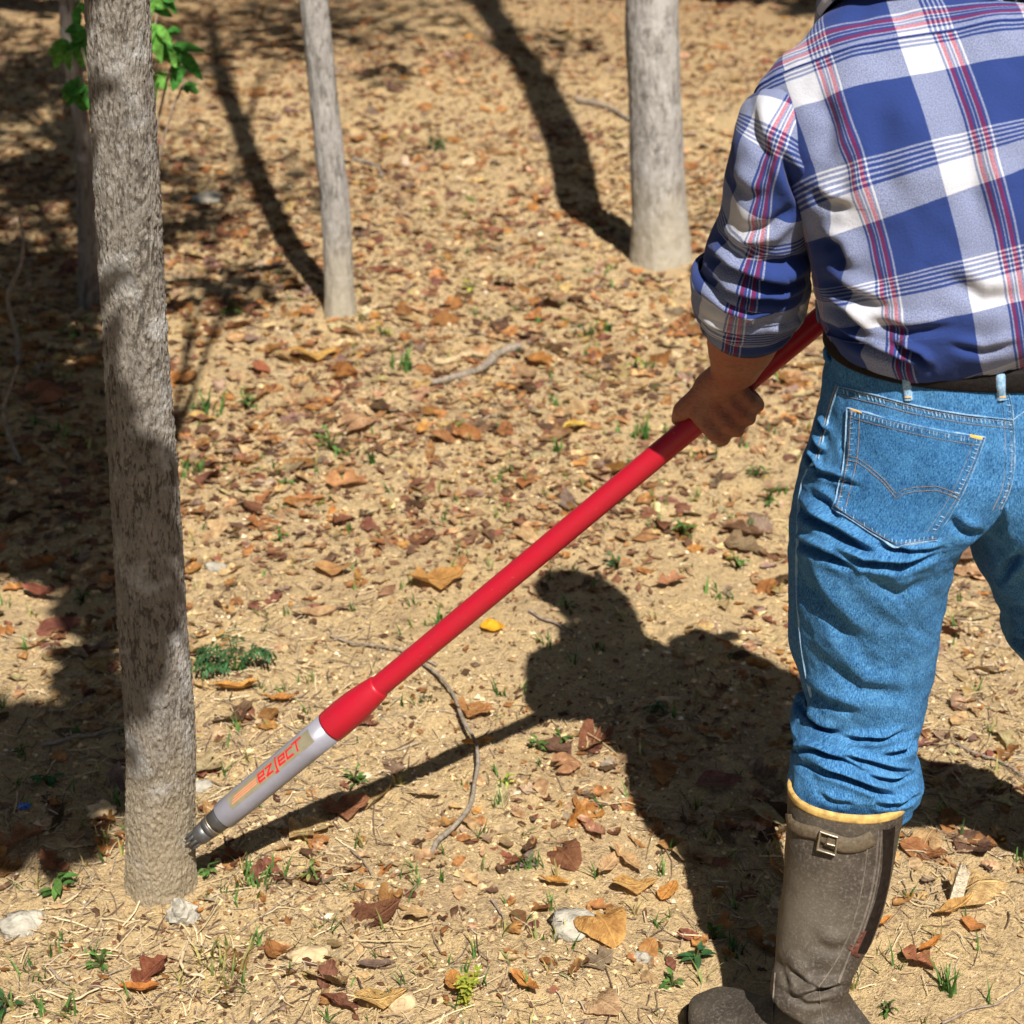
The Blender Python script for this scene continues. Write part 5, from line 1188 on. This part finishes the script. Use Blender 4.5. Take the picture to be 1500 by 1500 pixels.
# twigs, branches, roots
def lying(name, label, cat, pts, w, mat, lift=.004, arch=0., n=40, taper=(1, .6), knots=.15, group=None):
    """stick lying on the ground along a measured line; w in px at its middle"""
    p = smooth_px(pts, n); g = np.array([G(a, b) for a, b in p]); d = proj(g[n//2])[2]; rr = w/2/FPX*d
    t = np.linspace(0, 1, len(g)); g[:, :2] += (.6*rr*np.stack([vnoise(t*9, px_seed(pts)), vnoise(t*9, px_seed(pts)+7)], 1)); g[:, 2] = gz(g[:, 0], g[:, 1])+rr*.7+lift+arch*np.sin(np.pi*t)
    g[:, 2] = np.convolve(np.pad(g[:, 2], 4, 'edge'), np.ones(9)/9, 'valid')
    rad = rr*(taper[0]+(taper[1]-taper[0])*t)*(1+knots*vnoise(t*22, px_seed(pts)+3))
    V, F = tube(g, rad, 8); return tag(link(name, mesh_np(name, V, F), mat), label, cat, group)
def px_seed(p): return (p[0][0]*.37+p[0][1]*.11) % 50
lying('twig', 'long bent grey twig crossing the shadow of the lance', 'twig', [(612, 985), (640, 1000), (662, 1030), (680, 1072), (697, 1105), (699, 1128), (694, 1160), (688, 1190), (668, 1215), (640, 1240), (633, 1256)], 6.5, M['twig_grey'], .006, .012, 60, (.75, 1.15))
lying('twig', 'thin dark twig running from the lance toward the bent twig', 'twig', [(484, 938), (520, 950), (560, 962), (600, 975), (640, 990)], 4.5, M['twig'], .004, .004)
lying('twig', 'thin dark twig reaching into the shadow of the head', 'twig', [(775, 915), (800, 925), (830, 938), (850, 948)], 5, M['twig'])
lying('branch', 'grey broken branch lying on the pale dirt beyond the lance', 'branch', [(628, 566), (660, 560), (700, 550), (730, 530), (760, 520)], 15, M['twig_grey'], .004, 0, 40, (.6, 1.), .2)
lying('branch', 'pale split stick beside the grey broken branch', 'branch', [(636, 542), (660, 537), (690, 528), (708, 530)], 11, plain('pale_wood', (.42, .32, .19), .9, .1, var=.3, scale=90, bump=.002))
lying('branch', 'grey fallen stick left of the thick pale trunk', 'branch', [(845, 152), (875, 158), (905, 168), (922, 178)], 9, M['twig_grey'])
lying('branch', 'short pale stick in the leaves near the back trunks', 'branch', [(520, 232), (545, 240), (562, 262)], 7, M['twig_grey'])
lying('branch', 'thin fallen branch beside the near trunk base in the shade', 'branch', [(60, 1085), (100, 1080), (140, 1072), (180, 1062)], 8, M['twig'])
lying('twig', 'forked dark twig on the right edge of the dirt', 'twig', [(1400, 1098), (1440, 1118), (1470, 1130), (1500, 1145)], 5, M['twig'])
lying('twig', 'thin dark stem on the dirt at the lower right corner', 'twig', [(1380, 1500), (1420, 1482), (1460, 1470), (1500, 1440)], 4, M['twig'])
lying('twig', 'short dark twig on the near dirt left of the white stone', 'twig', [(718, 1323), (728, 1336), (738, 1350)], 4.5, M['twig'])
lying('twig', 'thin curved black stem below the brown leaf', 'twig', [(515, 1245), (530, 1262), (542, 1280), (546, 1290)], 3.5, M['twig'])
lying('twig', 'short dark twig in front of the near trunk', 'twig', [(72, 1418), (85, 1427), (100, 1437)], 5, M['twig'])
lying('root', 'pale arched rootlet in front of the white stone', 'root', [(268, 1385), (266, 1410), (275, 1425), (300, 1430)], 6, M['bits_pale'] if 'bits_pale' in M else plain('rootlet', (.5, .4, .26), .9, .1, var=.2), .004, .012)
lying('root', 'long pale root curling along the dirt at the bottom', 'root', [(60, 1450), (110, 1455), (150, 1440), (180, 1440)], 4, plain('rootlet', (.5, .4, .26), .9, .1, var=.2), .003, .004)
def standing(name, label, cat, pts, Y, w, mat, taper=(1, .4)):
    """a stem that stands up at distance Y"""
    p = smooth_px(pts, 30); g = np.array([P(a, b, Y) for a, b in p]); g[0, 2] = float(gz(g[0, 0], g[0, 1]))-.01; t = np.linspace(0, 1, 30)
    V, F = tube(g, w/2/FPX*proj(g[10])[2]*(taper[0]+(taper[1]-taper[0])*t), 7); return tag(link(name, mesh_np(name, V, F), mat), label, cat)
def gY(px, py): return float(G(px, py)[1])
standing('stem', 'crooked grey bare stem rising at the left edge', 'stem', [(28, 530), (24, 490), (12, 430), (30, 390), (33, 340), (28, 318)], gY(28, 530), 9, M['twig_grey'])
standing('stem', 'thin drooping bare stem low at the left edge', 'stem', [(30, 680), (14, 640), (6, 600), (18, 560), (26, 535)], gY(30, 680), 8, M['twig_grey'])
gs = G(1396, 1330); ms = proj(gs)[2]/FPX; gs[2] = float(gz(gs[0], gs[1]))-.01
prof = [(-8, 0), (9, 0), (10, 30), (12, 58), (8, 52), (5, 66), (1, 60), (-2, 70), (-5, 48), (-7, 26)]
pv = np.array([(a+b*.10, b) for a, b in prof])*ms*1.12; nq = len(prof)
SV = np.concatenate([gs+np.stack([pv[:, 0], np.full(nq, t_*ms)+pv[:, 1]*.12, pv[:, 1]], 1) for t_ in (-3., 3.5)]); kq = np.arange(nq)
SM = bpy.data.meshes.new('splinter'); SM.from_pydata([tuple(p_) for p_ in SV], [], [tuple(range(nq)), tuple(range(2*nq-1, nq-1, -1))]+[((a+1) % nq, a, a+nq, (a+1) % nq+nq) for a in range(nq)])
tag(link('splinter', SM, plain('bleached_wood', (.55, .48, .37), .9, .1, var=.35, scale=120, bump=.003)), 'flat bleached wood splinter standing in the dirt right of the boot', 'splinter')

# stones
def stone(label, px, py, wpx, hpx, mat, seed, sy=.8, name='stone'):
    g = G(px, py); d = proj(g)[2]; w, h = wpx/2/FPX*d, hpx/FPX*d
    V, F = ball((0, 0, 0), 1., 18); nn = nrm(V); rr = 1+.34*fbm(*(nn*1.9+seed).T, 4); V = nn*rr[:, None]*np.array([w, w*sy, h*.62])
    V += .0012*fbm(*(V*120).T, 2)[:, None]*nn
    tag(link(name, mesh_np(name, V+np.array([g[0], g[1], float(gz(g[0], g[1]))+h*.22]), F, False if seed % 2 else True), mat), label, 'stone')
stone('rough white stone at the foot of the near trunk', 265, 1345, 46, 40, M['stone'], 1)
stone('flat pale stone at the left edge in front of the near trunk', 30, 1352, 66, 22, M['stone'], 2)
stone('flat white stone beside the crumpled golden leaf', 842, 1358, 74, 20, M['stone'], 4, .9)
stone('small white stone lying right of the near trunk', 318, 826, 30, 14, M['stone'], 6)
stone('yellowish flat stone on the near dirt under the straw', 455, 1408, 60, 16, M['tan_stone'], 8)
stone('tan stone half buried on the near dirt', 590, 1482, 46, 20, M['tan_stone'], 10)
stone('brown rock in the shade left of the trunk base', 150, 1192, 40, 22, M['tan_stone'], 12)
stone('small white pebble near the red tube label', 292, 1152, 36, 12, M['stone'], 14)
stone('long grey stone lying in the far leaf litter', 300, 292, 44, 16, M['stone'], 16)
stone('dark mottled stone near the top of the picture', 600, 575, 1, 1, M['tan_stone'], 3) if False else None
stone('pale pebble by the lobed leaf at the lower middle', 940, 1406, 26, 14, M['stone'], 18)
stone('small blue plastic scrap in the shade left of the near trunk', 37, 1188, 20, 9, M['blue_plastic'], 5, .7, 'plastic_scrap')

# grass and weeds
def blades(mb, px, py, n, hpx, spread, cols, wpx=5., lean=.7, seed=0):
    q = np.random.default_rng(seed); g = G(px, py); d = proj(g)[2]; m = 1./FPX*d
    for i in range(n):
        b = np.array([g[0]+q.normal(0, spread*m*.25), g[1]+q.normal(0, spread*m*.25), 0]); b[2] = float(gz(b[0], b[1]))-.002
        h = hpx*m*q.uniform(.45, 1.1); an = q.random()*6.283; out = q.uniform(.15, lean)*h; t = np.linspace(0, 1, 6)
        c = b+np.stack([np.cos(an)*out*t**1.6, np.sin(an)*out*t**1.6, h*(t-.35*(out/h)*t**2.2)], 1); sd = np.array([-np.sin(an), np.cos(an), 0])*wpx*m*.5
        w = (1-t**1.8)[:, None]; V = np.stack([c-sd*w, c+np.array([0, 0, -.25])*np.linalg.norm(sd)*w, c+sd*w], 1).reshape(-1, 3)
        mb.add(V, grid_faces(6, 3, False), np.array(cols[q.integers(0, len(cols))])*q.uniform(.75, 1.2))
def weed(mb, px, py, n, hpx, lpx, cols, seed=0, ww=.42, spread=1.):
    q = np.random.default_rng(seed); g = G(px, py); d = proj(g)[2]; m = d/FPX; base = np.array([g[0], g[1], float(gz(g[0], g[1]))])
    for i in range(n):
        an = q.random()*6.283; h = hpx*m*q.uniform(.2, 1.); o_ = hpx*m*q.uniform(.15, .75)*spread
        j = base+np.array([np.cos(an)*o_*.5, np.sin(an)*o_*.5, h*.8]); mb.tube(np.stack([base-[0, 0, .003], base*.5+j*.5+[0, 0, h*.15], j]), [.0012*(1+d*.15)]*3, 4, (.10, .13, .04))
        tip = j+np.array([np.cos(an), np.sin(an), q.uniform(-.3, .5)])*lpx*m*q.uniform(.7, 1.2)
        V, F = broad_leaf(j, tip, lpx*m*ww*.5*q.uniform(.8, 1.2), (0, 0, 1.), 6); mb.add(V, F, np.array(cols[q.integers(0, len(cols))])*q.uniform(.75, 1.25))
def finish(mb, name, label, cat, group=None): return tag(link(name, mb.mesh(name, True, True), M['green_leaf']), label, cat, group)
GR, DG, YG, DRY = [(.10, .22, .05), (.14, .28, .07), (.07, .17, .04)], [(.035, .10, .035), (.05, .14, .05), (.06, .16, .07)], [(.42, .45, .06), (.30, .40, .06), (.5, .48, .1)], [(.55, .45, .2), (.4, .38, .14), (.2, .26, .08)]
# the feathery plant right of the near trunk
mb = MB(); q = np.random.default_rng(3); g0 = G(345, 985); m = proj(g0)[2]/FPX; b0 = np.array([g0[0], g0[1], float(gz(g0[0], g0[1]))])
for i in range(11):
    an = q.uniform(-.4, 3.6) if i < 8 else q.uniform(3.4, 6.); Lf = q.uniform(42, 72)*m; t = np.linspace(0, 1, 10)
    c = b0+np.stack([np.cos(an)*Lf*t, np.sin(an)*Lf*.8*t, (34*m)*np.sin(t*2.2)*q.uniform(.6, 1.2)], 1); mb.tube(c, np.linspace(.0014, .0006, 10), 4, (.06, .11, .03))
    T_ = nrm(np.gradient(c, axis=0)); S_ = nrm(np.cross(T_, [0, 0, 1.]))
    for j in range(2, 10):
        for sg in (-1, 1):
            tip = c[j]+(S_[j]*sg*.85+T_[j]*.4+np.array([0, 0, q.uniform(-.5, .1)]))*q.uniform(12, 19)*m
            V, F = broad_leaf(c[j], tip, 2.3*m, (0, 0, 1.), 4); mb.add(V, F, np.array(DG[q.integers(0, 3)])*q.uniform(.8, 1.3))
finish(mb, 'feathery_plant', 'dark green feathery leaved plant right of the near trunk', 'plant')
mb = MB(); q = np.random.default_rng(5)
for i in range(5):
    a_, b_ = G(680+q.normal(0, 6), 1478+q.normal(0, 5)), None; m = proj(a_)[2]/FPX; t = np.linspace(0, 1, 8); dx = q.uniform(-.3, .7)
    c = a_+np.stack([dx*52*m*t, q.normal(0, 18)*m*t, 66*m*t*q.uniform(.6, 1.)], 1); mb.tube(c, [.0011]*8, 4, (.3, .33, .06))
    for j in range(1, 8):
        for k_ in range(4):
            an = q.random()*6.283; V, F = broad_leaf(c[j], c[j]+np.array([np.cos(an), np.sin(an), .35])*11*m*q.uniform(.7, 1.3), 2.6*m, (0, 0, 1.), 4); mb.add(V, F, np.array(YG[q.integers(0, 3)])*q.uniform(.8, 1.2))
finish(mb, 'sprig', 'bright yellow green leafy sprig at the bottom middle', 'plant')
for args, lab in (((85, 1305, 9, 34, 24, GR), 'small green seedling left of the near trunk base'), ((148, 1408, 14, 34, 13, GR), 'green weed with tiny leaves below the near trunk'), ((305, 1282, 7, 22, 16, GR), 'little bright weed at the trunk foot under the lance tip'),
                  ((520, 1150, 14, 30, 13, GR), 'small green weed under the middle of the lance barrel'), ((555, 1062, 1, 10, 8, GR), None), ((790, 1098, 7, 22, 15, GR), 'round leaved weed on the lower edge of the man\'s shadow'), ((822, 1090, 6, 20, 14, GR), 'second round leaved weed beside the shadow edge'),
                  ((1000, 785, 14, 32, 13, GR), 'green clump beside the red tube near the man'), ((830, 905, 6, 26, 14, GR), 'pale green weed inside the shadow of the head'), ((905, 835, 5, 34, 14, DG), 'dark spiky weed above the shadow of the shoulder'),
                  ((1020, 1400, 10, 26, 22, DG), 'broad dark green weed left of the boot'), ((1045, 1370, 8, 26, 16, GR), 'light green weed in the shade left of the boot shaft'), ((410, 790, 8, 18, 10, GR), 'tiny green weed on the dirt behind the near trunk'),
                  ((420, 705, 7, 18, 11, GR), 'small bright weed in the middle distance right of the near trunk'), ((485, 655, 12, 40, 13, GR), 'tall green weed in the leaf litter behind the lance'), ((640, 215, 12, 20, 13, DG), 'dark green clump in the far leaf litter'),
                  ((115, 490, 8, 30, 16, GR), 'green weed in the shade behind the near trunk'), ((340, 468, 9, 24, 16, GR), 'small green weed left of the thin pale trunk'), ((970, 385, 7, 16, 8, YG), 'yellow flowered weed at the foot of the thick pale trunk'),
                  ((1125, 735, 10, 34, 11, GR), 'yellowish green weed left of the man\'s thigh'), ((930, 545, 8, 26, 10, YG), 'small yellowing weed beyond the hand'), ((70, 1145, 9, 22, 20, DG), 'dark trailing weed in the shade left of the trunk'), ((30, 1090, 7, 18, 12, GR), 'pale green weed at the left edge in the shade'),
                  ((740, 1150, 9, 20, 11, YG), 'yellow green weed right of the bent twig'), ((1300, 1480, 10, 24, 10, GR), 'green weed behind the boot heel'), ((10, 1470, 9, 34, 22, DG), 'dark green weed in the lower left corner'), ((120, 870, 8, 24, 12, GR), 'green weed in the trunk shadow on the left'),
                  ((360, 600, 9, 26, 13, GR), 'low green weed between the grass tuft and the tall weed'), ((560, 500, 8, 22, 12, YG), 'yellowish weed left of the grey broken branch'), ((680, 640, 8, 26, 12, GR), 'green weed in the litter above the bare centre'), ((745, 700, 6, 20, 10, DRY), 'dry weed on the bare pale centre'),
                  ((1080, 830, 10, 28, 12, GR), 'green weed between the shoulder shadow and the thigh'), ((860, 500, 8, 22, 11, GR), 'small weed beyond the lance middle'), ((690, 430, 9, 22, 11, YG), 'yellowish weed in the middle of the far litter'), ((905, 745, 7, 22, 10, GR), 'small weed just below the red tube near the hand'),
                  ((1110, 700, 9, 30, 12, GR), 'green weed right of the hand by the thigh'), ((455, 1290, 10, 26, 14, DRY), 'dry green stems right of the grass under the lance tip'), ((985, 1440, 9, 26, 16, GR), 'green leaves left of the boot toe'), ((960, 1045, 7, 22, 14, DG), 'dark weed in the middle of the body shadow')):
    if lab is None: continue
    mb = MB(); weed(mb, *args, seed=int(args[0]+args[1])); finish(mb, 'weed', lab, 'weed')
for (px, py, n, h, sp, cols), lab in (((305, 610, 14, 52, 26, GR), 'tuft of green grass beside the near trunk in the middle distance'), ((595, 548, 16, 44, 22, GR), 'bright green grass tuft near the grey broken branch'), ((380, 1300, 34, 40, 80, GR), 'spreading green grass clump under the lance tip'),
     ((545, 680, 9, 46, 14, GR), 'upright grass tuft near the upright orange leaf'), ((815, 665, 8, 34, 14, GR), 'small grass tuft left of the pale yellow leaf'), ((945, 650, 9, 46, 18, GR), 'grass tuft beyond the red tube below the hand'), ((1385, 1450, 22, 56, 26, GR), 'green grass tuft right of the boot'),
     ((1378, 1204, 1, 34, 3, YG), 'yellow grass blade on the edge of the leg shadow, the left one'), ((1402, 1208, 1, 34, 3, YG), 'second yellow grass blade on the edge of the leg shadow'), ((1465, 1240, 1, 34, 3, YG), 'yellow grass blade at the right edge by the leg shadow'), ((285, 690, 12, 30, 34, GR), 'low grass patch right against the near trunk'), ((510, 780, 7, 26, 18, GR), 'sparse grass tuft on the pale dirt'),
     ((1075, 1395, 14, 36, 40, DG), 'dark grass in the man\'s shadow beside the boot'), ((1060, 870, 12, 30, 50, GR), 'grass at the upper edge of the man\'s shadow'), ((890, 490, 9, 26, 10, GR), 'grass tuft beyond the lance left of the sleeve'), ((530, 1235, 7, 40, 12, DRY), 'straw coloured tuft under the lance shadow'),
     ((325, 1400, 40, 46, 90, DRY), 'tangled dry grass in front of the lance tip'), ((365, 1490, 1, 46, 4, GR), 'single upright green blade at the bottom left'), ((60, 1480, 10, 40, 30, GR), 'green grass at the bottom left corner'), ((585, 1150, 5, 40, 18, DRY), 'dry stalks at the lance shadow')):
    mb = MB(); blades(mb, px, py, n, h, sp, cols, seed=int(px*3+py)); finish(mb, 'grass_tuft', lab, 'grass')
q, x, y = scatter(2600, 44, 1.7, 6.)
k = q.random(len(x)) < .5+.8*fbm(x*1.3, y*1.3, 6.6, 2); x, y = x[k], y[k]; mb = MB()
for a, b in zip(x, y):
    u_, v_, _ = proj(np.array([a, b, 0.])); blades(mb, u_, v_, int(q.integers(1, 6)), 36*2.4/b, 14, GR if q.random() < .6 else DRY, 3.4, .9, int(q.integers(1e6)))
tag(link('grass', mb.mesh('grass', True, True), M['green_leaf']), 'sparse thin grass blades growing through the dirt', None, None, 'stuff')
